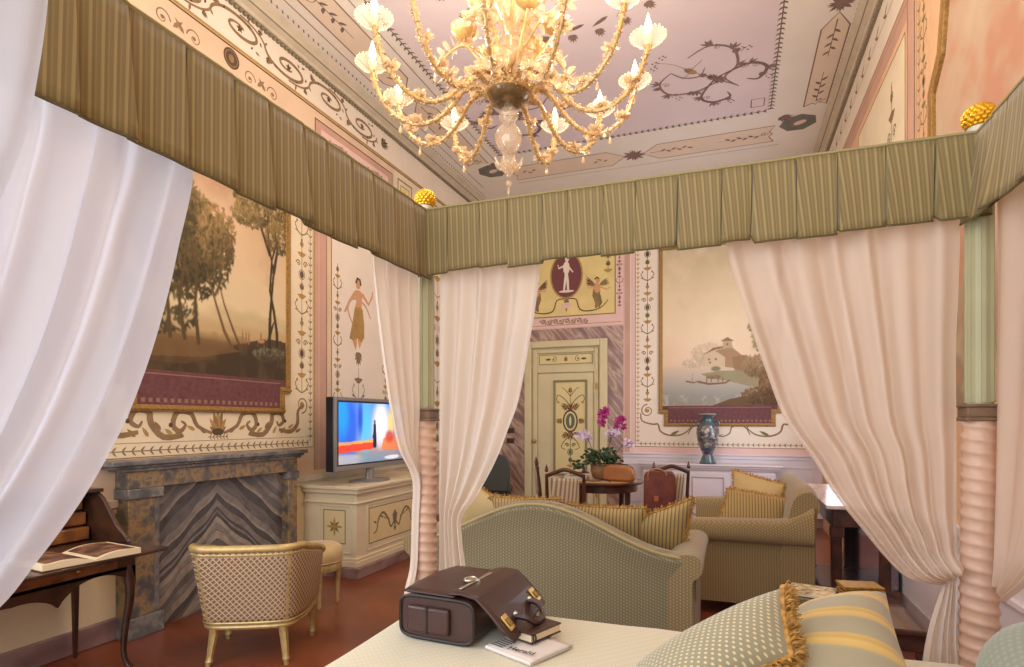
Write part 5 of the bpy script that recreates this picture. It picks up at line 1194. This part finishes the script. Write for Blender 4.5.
def flp(u, v):
    q = u * (len(FP) - 1); i = min(int(q), len(FP) - 2); f = q - i; y0_ = .015 - .02 * max(0, u - .5); e = .02 * max(0, u - .85) / .15
    return (FP[i][0] * (1 - f) + FP[i + 1][0] * f - .03 * v * u, y0_ + e + (.375 - 2 * e) * v, FP[i][1] * (1 - f) + FP[i + 1][1] * f + .025 * v * u)
m.grid(flp, 24, 12); fl_ = m.build('flap', lth, bc, solid=.007)
def on_flap(u, v, o=.008):
    p = Vector(flp(u, v)); a = (Vector(flp(min(u + .02, 1), v)) - Vector(flp(u - .02, v))).normalized(); b = (Vector(flp(u, min(v + .02, 1))) - Vector(flp(u, max(v - .02, 0)))).normalized(); return Matrix((( a.x, b.x, a.cross(b).x, p.x + a.cross(b).x * o), (a.y, b.y, a.cross(b).y, p.y + a.cross(b).y * o), (a.z, b.z, a.cross(b).z, p.z + a.cross(b).z * o), (0, 0, 0, 1)))
for v in (.13, .87):
    b = MB(); T = on_flap(.80, v); b.box(-.028, .028, -.019, .019, -.004, .004, 0, T); lk = b.build('lock_plate', brs, bc, bevel=.002)
    b = MB(); b.box(-.012, .016, -.009, .009, .004, .009, 0, T); b.build('latch', mat('brass_dark', (150, 120, 60), .4, metal=.8), lk, bevel=.002)
b = MB(); T = on_flap(.88, .5, .010)
b.tube([tuple(T @ Vector(q)) for q in spline([(-.02, -.075, 0), (.01, -.07, .02), (.045, -.045, .022), (.05, 0, .022), (.045, .045, .022), (.01, .07, .02), (-.02, .075, 0)], 24)], .011, 8); h_ = b.build('handle', lth, bc)
for g in (-1, 1):
    b = MB(); b.tube([tuple(T @ Vector((-.03, g * .075, .004))), tuple(T @ Vector((-.005, g * .075, .008)))], .008, 8); b.build('handle_ring', sil, h_)
b = MB(); b.box(-.006, .006, -.09, .15, 0, .003, 0, Matrix.Translation((.205, .15, .154))); b.build('strap', sil, bc, bevel=.001)
b = MB(); b.tube([(.185 + .02 * math.cos(a_ / 14 * 2 * PI), .17 + .028 * math.sin(a_ / 14 * 2 * PI), .160) for a_ in range(15)], .004, 6); b.box(.17, .225, .166, .176, .156, .163); b.build('buckle', sil, bc)
t = thing('newspaper', 'folded newspaper with black masthead lying under the briefcase flap', 'newspaper', (-.655, 1.815, .750), R(-24))
ppr = mat('newsprint', (222, 214, 206), .8, var=.04); ink = mat('newsprint_ink', (52, 48, 52), .8)
m = MB()
for k in range(3): m.grid(lambda u, v: (-.08 + .20 * u, -.065 + .20 * v, .003 + k * .004 + .006 * math.sin(v * 3) * (1 - u)), 10, 8)
m.tube([(-.08 + .20 * i / 10, -.065, .007) for i in range(11)], .006, 8)
m.build('folded_pages', ppr, t, smooth=60, solid=.0015)
def text(name, body, size, loc, rot, mt, parent, ex=.0004):
    cu = bpy.data.curves.new(name, 'FONT'); cu.body = body; cu.size = size; cu.extrude = ex; cu.align_x = 'CENTER'; cu.align_y = 'CENTER'
    o = bpy.data.objects.new(name + '_t', cu); COL.objects.link(o); dg = bpy.context.evaluated_depsgraph_get()
    me = bpy.data.meshes.new_from_object(o.evaluated_get(dg)); bpy.data.objects.remove(o); me.materials.clear(); me.materials.append(mt); me.name = name
    q = bpy.data.objects.new(name, me); COL.objects.link(q); q.parent = parent; q.location = loc; q.rotation_euler = rot; return q
text('masthead_lettering', 'Herald', .036, (.045, -.03, .0185), (0, 0, R(10)), ink, t)
m = MB()
for k in range(5): m.box(-.072, -.02, -.052 + k * .014, -.047 + k * .014, .0165, .0172)
m.build('print_columns', ink, t, smooth=0)
t = thing('leather_organiser', 'small dark leather bound organiser resting on the newspaper', 'organiser', (-.645, 1.915, .768), R(-22))
m = MB(); m.box(-.055, .065, -.07, .09, 0, .005); m.box(-.055, .065, -.07, .09, .028, .034); m.box(-.062, -.05, -.07, .09, 0, .034); m.build('leather_cover', lth, t, bevel=.003)
MB().box(-.05, .06, -.066, .086, .005, .028).build('page_block', page, t, bevel=.001)
m = MB(); m.tube([(.068 + .006 * math.cos(a_ / 10 * 2 * PI), -.058, .018 + .014 * math.sin(a_ / 10 * 2 * PI)) for a_ in range(11)], .003, 6); m.build('pen_loop', ltd, t)

# ------------------------------------------------------------------ chandelier
cgl = glassy('murano_glass_gold', (244, 222, 186), .7); cgc = glassy('murano_glass_clear', (255, 240, 214), .34); crope = mat('murano_rope_gold', (220, 180, 112), .3, metal=.2, var=.25, vscale=60, coat=.4)
flame = emis('candle_bulb_glow', (255, 226, 170), 9)
CX, CY, CZ = -1.37, 3.62, 3.60
cd = thing('chandelier', 'large gold and clear glass chandelier with twelve lit candle arms', 'chandelier', (CX, CY, ZC))
dz0 = CZ - ZC
m = MB(); m.lathe([(.001, -.02), (.07, -.022), (.12, .0), (.145, .045), (.135, .06), (.1, .03), (.02, .01), (.001, .01)], 30, (0, 0, dz0)); m.build('bowl', mat('bowl_bronze_glass', (132, 108, 72), .25, metal=.5, coat=.4), cd)
m = MB(); m.tube([(.142 * math.cos(2 * PI * i / 40), .142 * math.sin(2 * PI * i / 40), dz0 + .052) for i in range(41)], .012, 8)
for i in range(30): m.ball((.15 * math.cos(2 * PI * i / 30), .15 * math.sin(2 * PI * i / 30), dz0 + .06), .014, 6)
m.build('bowl_rim', crope, cd)
m = MB(); m.lathe([(.012, -.5), (.02, -.48), (.045, -.45), (.06, -.41), (.04, -.37), (.025, -.35), (.06, -.32), (.085, -.27), (.09, -.22), (.06, -.17), (.035, -.15), (.05, -.13), (.065, -.10), (.05, -.06), (.03, -.03), (.03, 0)], 18, (0, 0, dz0))
for k in range(8):
    a = k * PI / 4; m.tube(spline([(.02 * math.cos(a), .02 * math.sin(a), dz0 - .44), (.07 * math.cos(a), .07 * math.sin(a), dz0 - .43), (.10 * math.cos(a), .10 * math.sin(a), dz0 - .38)], 7), [.010, .012, .013, .012, .009, .006, .003], 6)
m.build('pendant_finial', cgc, cd)
m = MB(); m.ball((0, 0, dz0 - .54), .022, 8); m.lathe([(.001, -.62), (.012, -.6), (.004, -.56)], 8, (0, 0, dz0)); m.build('drop', cgc, cd)
m = MB(); m.lathe([(.03, .03), (.05, .08), (.03, .12), (.06, .2), (.10, .28), (.07, .36), (.03, .42), (.05, .5), (.11, .6), (.09, .7), (.03, .78), (.05, .9), (.02, 1.0), (.015, 1.15), (.015, 1.52)], 20, (0, 0, dz0)); m.build('central_stem', cgl, cd)
m = MB(); m.lathe([(.09, -.001), (.09, -.02), (.04, -.05), (.02, -.08)], 24, (0, 0, 0)); m.build('ceiling_rose', gilt, cd)
rnd = random.Random(5)
def petal(m, c, d, L, W, mi=0):
    """small cupped glass leaf at c pointing along d"""
    d = Vector(d).normalized(); s_ = d.cross(Vector((rnd.uniform(-1, 1), rnd.uniform(-1, 1), .3))).normalized(); n_ = d.cross(s_); c = Vector(c)
    P = [c, c + d * L * .4 + s_ * W * .5, c + d * L * .85 + s_ * W * .3 + n_ * W * .25, c + d * L + n_ * W * .5, c + d * L * .85 - s_ * W * .3 + n_ * W * .25, c + d * L * .4 - s_ * W * .5]
    m.add([tuple(p) for p in P], [(0, 1, 5), (1, 2, 4, 5), (2, 3, 4)], mi)
ARM = [(.10, .02), (.20, .10), (.30, .06), (.42, -.08), (.56, -.15), (.70, -.12), (.81, -.02), (.87, .10), (.895, .20)]
def flower(m, c, r, n=7, up=(0, 0, 1)):
    for k in range(n):
        a = 2 * PI * k / n; d = Vector((math.cos(a), math.sin(a), .5)); petal(m, c, d, r, r * .8)
    m.ball(tuple(c), r * .22, 6)
def make_arm(ang, pts, scale=1, cup=True):
    Cc, Ss = math.cos(ang), math.sin(ang); T = Matrix.Translation((0, 0, dz0)) @ Matrix.Rotation(ang, 4, 'Z')
    P = spline([(r * scale, 0, z * scale) for r, z in pts], 64)
    m = MB(); m.tube(P, [.0135 * (1 + .22 * math.sin(i * 2.2)) for i in range(64)], 8, 0, T); a_ = m.build('candle_arm', crope, cd)
    m = MB()
    for i in range(0, 64):
        for k in range(3):
            q = rnd.uniform(0, 2 * PI); d = (P[min(i + 1, 63)] - P[max(i - 1, 0)]).normalized(); s_ = d.cross(Vector((0, 1, 0))); o = s_ * math.cos(q) + Vector((0, 1, 0)) * math.sin(q)
            m.ball(tuple(P[i] + o * .019), rnd.uniform(.006, .0095), 4, T=T)
    for i in (20, 34, 46): 
        for k in range(2): flower(m, T @ (P[i] + Vector((0, rnd.uniform(-.02, .02), .03))), .055)
    for i in range(18, 50, 3): petal(m, T @ P[i], (T.to_3x3() @ Vector((rnd.uniform(-.5, .5), rnd.uniform(-1, 1), rnd.uniform(-.6, 1)))), .05, .03)
    e = T @ P[-1]; lo_ = T @ P[40]
    m.ball((lo_.x, lo_.y, lo_.z - .03), .008, 6); m.lathe([(.001, -.10), (.014, -.085), (.012, -.07), (.002, -.04)], 8, tuple(lo_)); m.build('glass_beading', cgl, a_, recalc=False, smooth=60)
    m = MB(); n = 24; prof_ = [(.014, .0), (.035, .004), (.075, .022), (.10, .05), (.108, .056)]
    vs = [(e.x + r * (1 + (.05 if q % 2 else -.03) * (r > .07)) * math.cos(2 * PI * q / n), e.y + r * (1 + (.05 if q % 2 else -.03) * (r > .07)) * math.sin(2 * PI * q / n), e.z + z) for r, z in prof_ for q in range(n)]
    m.add(vs, [(i * n + q, i * n + (q + 1) % n, (i + 1) * n + (q + 1) % n, (i + 1) * n + q) for i in range(len(prof_) - 1) for q in range(n)])
    for q in range(n): m.ball((e.x + .108 * math.cos(2 * PI * q / n), e.y + .108 * math.sin(2 * PI * q / n), e.z + .056), .008, 5)
    m.build('drip_pan', cgc, a_, recalc=False, smooth=60)
    m = MB(); m.lathe([(.016, .0), (.02, .03), (.026, .06), (.02, .075)], 12, tuple(e)); m.build('candle_cup', cgl, a_)
    m = MB(); m.lathe([(.012, .075), (.022, .10), (.024, .12), (.014, .155), (.004, .19), (.001, .20)], 12, tuple(e)); m.build('candle_bulb', flame, a_)
    return e
ends = []
for a in (-17, 13, 40, 66, 119, 153, 180, 209, 235, 262, 290, 316):
    ends.append(make_arm(R(a + 20.4), ARM))
# upper tier of leafy glass sprays
for k in range(10):
    ang = 2 * PI * k / 10 + .2; T = Matrix.Translation((0, 0, dz0)) @ Matrix.Rotation(ang, 4, 'Z')
    P = spline([(.05, 0, .12), (.16, 0, .30), (.30, 0, .40), (.42, 0, .34), (.46, 0, .26)] if k % 2 else [(.05, 0, .16), (.10, 0, .42), (.22, 0, .66), (.34, 0, .70), (.38, 0, .60)], 26)
    m = MB(); m.tube(P, [.012 - .006 * i / 25 for i in range(26)], 6, 0, T); sp = m.build('glass_spray', crope, cd)
    m = MB()
    for i in range(3, 26, 2):
        for g in range(3): petal(m, T @ P[i], T.to_3x3() @ Vector((rnd.uniform(-.4, .9), rnd.uniform(-1, 1), rnd.uniform(-.5, 1))), .075, .04)
    flower(m, T @ P[-1], .075, 9); flower(m, T @ P[12], .06, 8); m.build('leaves_and_flower', cgl, sp, recalc=False, smooth=60)
m = MB()
for k in range(10):
    a = 2 * PI * k / 10 + .5
    for s_ in range(5): petal(m, (.07 * math.cos(a), .07 * math.sin(a), dz0 + .08 + .02 * s_), (math.cos(a + .2 * s_), math.sin(a + .2 * s_), 1.2), .16, .06)
    c_ = Vector((.24 * math.cos(a), .24 * math.sin(a), dz0 + .10 + .05 * (k % 2))); flower(m, c_, .07, 8)
m.build('leaf_collar', cgl, cd, recalc=False, smooth=60)
m = MB()
for k in range(6):
    a = 2 * PI * k / 6; c_ = (.30 * math.cos(a), .30 * math.sin(a), dz0 + .50)
    m.lathe([(.01, 0), (.05, .02), (.085, .06), (.09, .09)], 16, c_)
for k in range(6):
    a = 2 * PI * k / 6 + .25; T = Matrix.Translation((.30 * math.cos(a), .30 * math.sin(a), dz0 + .42)); m = MB()
    m.lathe([(.01, 0), (.045, .015), (.08, .05), (.088, .09), (.08, .088), (.07, .055), (.001, .03)], 16, T=T); m.tube([(0, 0, 0), (-.14 * math.cos(a), -.14 * math.sin(a), -.18), (-.24 * math.cos(a), -.24 * math.sin(a), -.36)], .009, 6, 0, T)
    m.build('upper_cup', crope, cd)
for e in ends:
    l = bpy.data.lights.new('candle_light', 'POINT'); l.energy = 12.5; l.color = (1, .84, .67); l.shadow_soft_size = .05
    o = bpy.data.objects.new('candle_light', l); COL.objects.link(o); o.location = (CX + e.x, CY + e.y, ZC + e.z + .30)

# ------------------------------------------------------------------ round table group
rt = thing('round_table', 'round dark wood table with pale inlaid top behind the camelback sofa', 'table', (-1.43, 6.9, 0))
mah = mat('mahogany', (88, 46, 30), .3, col2=(56, 28, 20), vscale=10, coat=.3)
m = MB(); m.lathe([(.001, .775), (.47, .775), (.485, .785), (.485, .80), (.47, .805), (.001, .805)], 40); m.build('table_top', mah, rt)
m = MB(); m.lathe([(.001, .8055), (.41, .8055), (.41, .8075), (.001, .8075)], 40); m.build('inlaid_centre', mat('table_inlay', (196, 164, 122), .35), rt)
m = MB(); m.lathe([(.40, .69), (.42, .69), (.42, .776), (.40, .776)], 40); m.build('apron', mah, rt)
for k in range(4):
    a = PI / 4 + k * PI / 2 + .3; m = MB(); m.lathe([(.016, 0), (.022, .03), (.018, .05), (.032, .55), (.036, .70)], 10, (.37 * math.cos(a), .37 * math.sin(a), 0)); m.build('leg', mah, rt)
def side_chair(label, loc, rz, fab, hgt=1.0):
    t = thing('side_chair', label, 'chair', loc, rz, 'mahogany chairs around the round table')
    m = MB(); m.box(-.22, .22, -.21, .21, .42, .47); m.build('seat', fab, t, bevel=.02)
    for x in (-.20, .20):
        m = MB(); m.tube([(x, -.27, 0), (x, -.22, .25), (x, -.21, .45), (x, -.23, .7), (x, -.26, hgt - .04)], [.018, .02, .022, .02, .017], 8); m.ball((x, -.262, hgt), .022, 8); m.lathe([(.012, hgt - .01), (.016, hgt + .02), (.004, hgt + .06)], 8, (x, -.262, 0)); m.build('back_post', mah, t)
        m = MB(); m.tube([(x, .19, 0), (x, .19, .42)], [.014, .022], 8); m.build('leg', mah, t)
    m = MB(); m.tube(spline([(-.2, -.255, hgt - .06), (-.1, -.265, hgt - .02), (0, -.27, hgt + .01), (.1, -.265, hgt - .02), (.2, -.255, hgt - .06)], 14), .022, 8); m.build('crest_rail', mah, t)
    MB().tube([(-.2, -.23, .58), (.2, -.23, .58)], .015, 8).build('lower_rail', mah, t)
    m = MB(); m.grid(lambda u, v: (-.15 + .3 * u, -.235 - .03 * v - .02 * math.sin(PI * u), .60 + (hgt - .68) * v), 10, 8); m.build('back_panel', fab, t, solid=.03)
    m = MB(); m.box(-.21, .21, -.2, .2, .37, .42); m.build('seat_rail', mah, t)
    return t
chs = striped('chair_stripe', [(0, (196, 180, 146)), (.5, (196, 180, 146)), (.55, (148, 120, 96)), (1, (140, 112, 90))], 22, 'sum')
side_chair('dark wood chair with striped back, nearest on the left of the round table', (-1.70, 6.36, 0), R(8), chs, .97)
side_chair('dark wood chair behind the striped one, against the left side of the round table', (-2.04, 7.12, 0), R(-70), chs, .98)
side_chair('dark wood chair under the brown leather bag, right of the round table', (-.74, 6.84, 0), R(30), chs, 1.0)
lb = mat('chestnut_leather', (122, 58, 38), .4, col2=(94, 40, 30), vscale=9, coat=.15); tl = mat('tan_leather', (164, 104, 52), .42, var=.15, vscale=6, coat=.1)
t = thing('leather_satchel', 'chestnut brown leather bag hanging on the back of the right chair', 'bag', (-.72, 6.50, .52), R(6))
m = MB(); m.prism([(-.17, 0), (.17, 0), (.165, .40), (.13, .44), (-.13, .44), (-.165, .40)], lambda a, b, q: (a, q, b), -.06, .06); m.build('bag_body', lb, t, bevel=.02)
m = MB(); m.tube(spline([(-.12, -.065, .34), (-.11, -.08, .44), (-.04, -.085, .47), (.04, -.08, .45), (.07, -.07, .40)], 16), .009, 8); m.build('handle', mat('bag_strap_tan', (170, 112, 72), .5), t)
m = MB(); m.box(-.06, -.01, -.068, -.058, .12, .18); m.build('front_patch', mat('bag_patch', (170, 92, 58), .5), t, bevel=.004)
t = thing('tan_leather_bag', 'tan leather rounded bag standing on the round table', 'bag', (-1.21, 6.78, .809), R(-10))
m = MB(); m.prism([(-.185, .0), (.185, .0), (.19, .08), (.17, .15), (.12, .185), (-.10, .19), (-.16, .16), (-.19, .08)], lambda a, b, q: (a, q, b), -.06, .06); m.build('bag_body', tl, t, bevel=.03)
m = MB(); m.tube([(-.15, 0, .175), (-.05, 0, .197), (.1, 0, .192), (.17, 0, .155)], .006, 6); m.build('zip', ltd, t)
t = thing('leather_strap', 'thin dark strap lying left of the tan bag on the round table', 'strap', (-1.47, 6.62, .809))
m = MB(); m.tube(spline([(-.05, 0, .006), (0, -.02, .008), (.06, .02, .01), (.12, 0, .03), (.2, -.02, .008)], 14), .006, 6); m.build('cord', ltd, t)
bcol = [((46, 46, 60), 'dark book at the bottom of the pile on the round table'), ((206, 212, 226), 'pale blue and white book in the middle of the pile on the round table'), ((56, 40, 40), 'dark brown book on top of the pile on the round table')]
z = .809
for k, (c, lab) in enumerate(bcol):
    t = thing('book', lab, 'book', (-1.72 + .03 * k, 6.72, z), R(12 * k - 8), 'books piled on the round table')
    w_, d_, h_ = .15 - .02 * k, .11 - .008 * k, .030
    MB().box(-w_, w_, -d_, d_, 0, .004).box(-w_, w_, -d_, d_, h_ - .004, h_).box(-w_, -w_ + .005, -d_, d_, .004, h_ - .004).build('cover', mat('book_cover_%d' % k, c, .5), t); MB().box(-w_ + .006, w_ - .006, -d_ + .005, d_ - .005, .004, h_ - .004).build('page_block', page, t)
    z += h_ + .001
# orchids in a pot
t = thing('potted_orchid', 'magenta and white orchids in a woven pot on the round table', 'plant', (-1.46, 6.98, .809))
m = MB(); m.lathe([(.07, 0), (.10, .02), (.125, .10), (.12, .16), (.135, .17), (.13, .18), (.11, .17), (.001, .16)], 22); m.build('woven_pot', mat('wicker_pot', (156, 116, 80), .7, var=.35, vscale=50, bump=.4, bscale=70), t)
grn = mat('leaf_green', (58, 84, 46), .5, col2=(36, 58, 32), vscale=20); rnd = random.Random(11)
m = MB()
for k in range(230):
    a = rnd.uniform(0, 2 * PI); e = rnd.uniform(-.1, 1.3); r_ = .07 + .15 * rnd.random(); c = Vector((r_ * math.cos(a) * math.cos(e), r_ * math.sin(a) * math.cos(e), .19 + r_ * .9 * math.sin(e)))
    petal(m, c, (math.cos(a) + rnd.uniform(-.5, .5), math.sin(a) + rnd.uniform(-.5, .5), rnd.uniform(-.5, .8)), .06, .04)
for k in range(26):
    c = Vector((-.20 - .1 * rnd.random(), rnd.uniform(-.1, .1), .12 + .1 * rnd.random())); petal(m, c, (-1, rnd.uniform(-1, 1), rnd.uniform(-.5, .5)), .05, .04)
m.build('foliage', grn, t, recalc=False)
mag = mat('orchid_magenta', (190, 60, 140), .5, var=.2, vscale=30); wht = mat('orchid_lilac_white', (226, 206, 226), .5, var=.08, vscale=30)
for pts, mt, n_ in (([(0, 0, .15), (-.02, 0, .45), (.0, -.02, .66), (.05, -.03, .80)], mag, 9), ([(.03, 0, .15), (.10, 0, .4), (.16, 0, .6), (.26, -.02, .70)], mag, 7), ([(0, 0, .15), (-.10, -.03, .35), (-.16, -.05, .50), (-.24, -.06, .52)], wht, 9), ([(.02, 0, .15), (.10, -.05, .36), (.13, -.06, .52), (.18, -.06, .56)], wht, 8), ([(.02, 0, .15), (.18, -.04, .3), (.28, -.05, .42), (.36, -.05, .42)], wht, 5)):
    P = spline(pts, 20); m = MB(); m.tube(P, .004, 6); sm = m.build('flower_stem', grn, t); m = MB()
    for k in range(n_):
        c = P[19 - int(k * .8)] + Vector((rnd.uniform(-.05, .05), rnd.uniform(-.05, .05), rnd.uniform(-.04, .04)))
        for q in range(6): a = 2 * PI * q / 6 + rnd.random(); petal(m, c, (math.cos(a), -.25, math.sin(a)), .048, .042)
    m.build('blossoms', mt, sm, recalc=False)
# dark armchair by the left of the door
t = thing('round_back_chair', 'dark grey green round-backed chair left of the door behind the curtain', 'chair', (-3.40, 8.35, 0), R(14))
gch = mat('grey_green_leather', (66, 68, 62), .6)
m = MB(); m.prism([(-.22, .42), (.22, .42), (.25, .62), (.24, .86), (.18, .96), (.06, 1.0), (-.06, 1.0), (-.18, .96), (-.24, .86), (-.25, .62)], lambda a, b, q: (a, q, b), -.05, .04); m.build('backrest', gch, t, bevel=.025)
m = MB(); m.box(-.24, .24, .0, .46, .38, .48); m.build('seat', gch, t, bevel=.03)
m = MB(); m.ball((.0, -.055, .90), .012, 8); m.build('button', brs, t)
for x in (-.2, .2):
    for y in (0, .42): MB().tube([(x, y, 0), (x, y, .4)], [.014, .02], 8).build('leg', mah, t)

# ------------------------------------------------------------------ console and vase on the back wall
cs = thing('wall_console', 'lilac white painted console shelf unit on the back wall beneath the landscape', 'console', (-.26, 9.0, 0))
wp = mat('console_lilac_paint', (220, 210, 212), .5, var=.04)
x0, x1 = -1.30, .66; yb_ = 8.78
m = MB(); m.box(x0, x1, yb_, YB - .06, .86, .885); m.box(x0 + .02, x1 - .02, yb_ + .02, YB - .06, .83, .86); m.box(x0 + .05, x1 - .05, yb_ + .045, YB - .06, .80, .83); m.build('console_top', wp, cs, world=True, bevel=.006)
m = MB(); m.box(x0 + .08, x1 - .08, yb_ + .07, YB - .06, .0, .80); m.build('cabinet_body', wp, cs, world=True, bevel=.004)
for k in range(3):
    a = x0 + .12 + k * .60; m = MB()
    m.box(a, a + .54, yb_ + .055, yb_ + .072, .10, .76); d = m.build('door', wp, cs, world=True, bevel=.004)
    b = MB(); o = Vector(cs.location)
    for q in ((a + .05, a + .49, .16, .175), (a + .05, a + .49, .69, .705), (a + .05, a + .065, .175, .69), (a + .475, a + .49, .175, .69)): b.box(q[0] - o.x, q[1] - o.x, yb_ + .045 - o.y, yb_ + .057 - o.y, q[2], q[3])
    b.build('door_moulding', mat('console_line', (176, 160, 150), .5), d, bevel=.003)
t = thing('porcelain_vase', 'tall blue and green porcelain vase with flower decoration on the console', 'vase', (-.315, 8.93, .886))
t.scale = (1.14, 1.14, 1); vm = mat('vase_glaze', (82, 118, 128), .2, coat=.6); q = NT(vm); vo = q.n.new('ShaderNodeTexVoronoi'); vo.inputs['Scale'].default_value = 30; q.L.new(q.tc.outputs['Object'], vo.inputs['Vector'])
q.L.new(q.ramp(vo.outputs['Color'], [(.15, (50, 64, 96)), (.35, (84, 104, 100)), (.5, (176, 172, 152)), (.6, (66, 86, 80)), (.75, (136, 104, 100)), (.9, (54, 66, 110))]), vm.node_tree.nodes['Principled BSDF'].inputs['Base Color'])
vg = mat('vase_teal', (74, 98, 102), .2, coat=.6, var=.2, vscale=20)
m = MB(); m.lathe([(.06, .13), (.085, .2), (.125, .33), (.14, .43), (.135, .50), (.11, .55)], 30); m.build('belly', vm, t)
m = MB(); m.lathe([(.10, .0), (.105, .015), (.09, .04), (.075, .09), (.06, .13)], 30); m.build('foot', vg, t)
m = MB(); m.lathe([(.11, .55), (.085, .585), (.065, .62), (.068, .66), (.095, .70), (.10, .715), (.09, .712), (.055, .66), (.001, .65)], 30); m.build('neck', vg, t)
for g in (-1, 1):
    m = MB(); m.tube(spline([(g * .10, 0, .54), (g * .135, 0, .57), (g * .12, 0, .61), (g * .07, 0, .62)], 12), .012, 8); m.build('handle', vg, t)
m = MB(); m.lathe([(.098, .706), (.106, .712), (.1, .718), (.09, .714)], 30); m.build('rim', mat('vase_rim', (206, 206, 194), .3), t)

# ------------------------------------------------------------------ console table by the right wall, low table at the bed corner
ct = thing('side_console_table', 'dark wood console table with pale marble top against the right wall', 'table', (.93, 5.8, 0))
marb = veined('rose_white_marble', [(0, (226, 208, 202)), (.6, (232, 220, 214)), (1, (206, 186, 184))], 2, 5, .2)
m = MB(); m.box(.665, XR - .03, 4.95, 6.62, .84, .87); m.build('marble_top', marb, ct, world=True, bevel=.006)
m = MB(); m.box(.715, XR - .04, 5.01, 6.59, .70, .84); m.build('apron', mah, ct, world=True, bevel=.006)
m = MB(); m.box(.735, XR - .05, 5.03, 6.57, .02, .07); m.build('base_shelf', mah, ct, world=True, bevel=.006)
m = MB(); m.box(XR - .10, XR - .05, 5.03, 6.57, .07, .70); m.build('back_panel', mat('silvered_mirror_back', (150, 140, 150), .12, metal=.9), ct, world=True)
for x in (.75, XR - .13):
    for y in (5.06, 6.54):
        m = MB(); m.box(x - .035, x + .035, y - .035, y + .035, .07, .70); m.box(x - .045, x + .045, y - .045, y + .045, 0, .08); m.box(x - .042, x + .042, y - .042, y + .042, .62, .70); m.build('leg', mah, ct, world=True, bevel=.004)
m = MB(); m.box(.73, .74, 5.3, 6.3, .735, .80); dd = m.build('drawer_front', woodl, ct, world=True, bevel=.003)
lt = thing('low_table', 'dark glossy low table between the bed foot and the right wall', 'table', (.62, 3.66, 0))
gw = mat('polished_dark_wood', (84, 52, 44), .15, col2=(60, 36, 30), vscale=6, coat=.5)
m = MB(); m.box(.30, .94, 3.30, 4.02, .47, .50); m.box(.32, .92, 3.32, 4.0, .455, .47); m.build('table_top', gw, lt, world=True, bevel=.01)
m = MB(); m.box(.35, .89, 3.35, 3.97, .38, .455); m.build('apron', gw, lt, world=True, bevel=.004)
for x in (.37, .87):
    for y in (3.37, 3.95): m = MB(); m.lathe([(.016, 0), (.02, .03), (.03, .38)], 10, (x, y, 0)); m.build('leg', gw, lt, world=True)
t = thing('notepad', 'cream notepad with a pink edge lying on the low table', 'notepad', (.60, 3.50, .502), R(25))
m = MB(); m.box(-.10, .13, -.08, .08, .0, .022); m.build('paper_block', mat('pad_pink', (226, 176, 156), .6), t, bevel=.002)
MB().box(-.10, .13, -.08, .08, .022, .026).build('top_sheet', mat('pad_cream', (240, 222, 206), .6), t)
t = thing('gilt_box', 'openwork gilt box behind the pillow on the low table', 'box', (.68, 3.80, .502), R(10))
m = MB()
for k in range(3): m.box(-.10, .10, -.07 + k * .001, .07, .01 + k * .022, .022 + k * .022)
for x in (-.09, .09):
    for y in (-.06, .06): m.ball((x, y, .012), .012, 8)
m.build('box_body', gilt, t, bevel=.003)
m = MB(); m.box(-.104, .104, -.074, .074, .066, .078); m.build('lid', gilt, t, bevel=.004)
t = thing('magazine', 'magazine with pale printed cover at the left of the low table', 'magazine', (.45, 3.82, .502), R(-12))
m = MB(); m.box(-.13, .11, -.12, .12, 0, .012); m.build('pages', page, t, bevel=.001)
m = MB(); m.box(-.13, .11, -.12, .12, .012, .0135); m.build('cover', mat('magazine_cover', (232, 214, 160), .4, col2=(120, 96, 50), vscale=26), t)
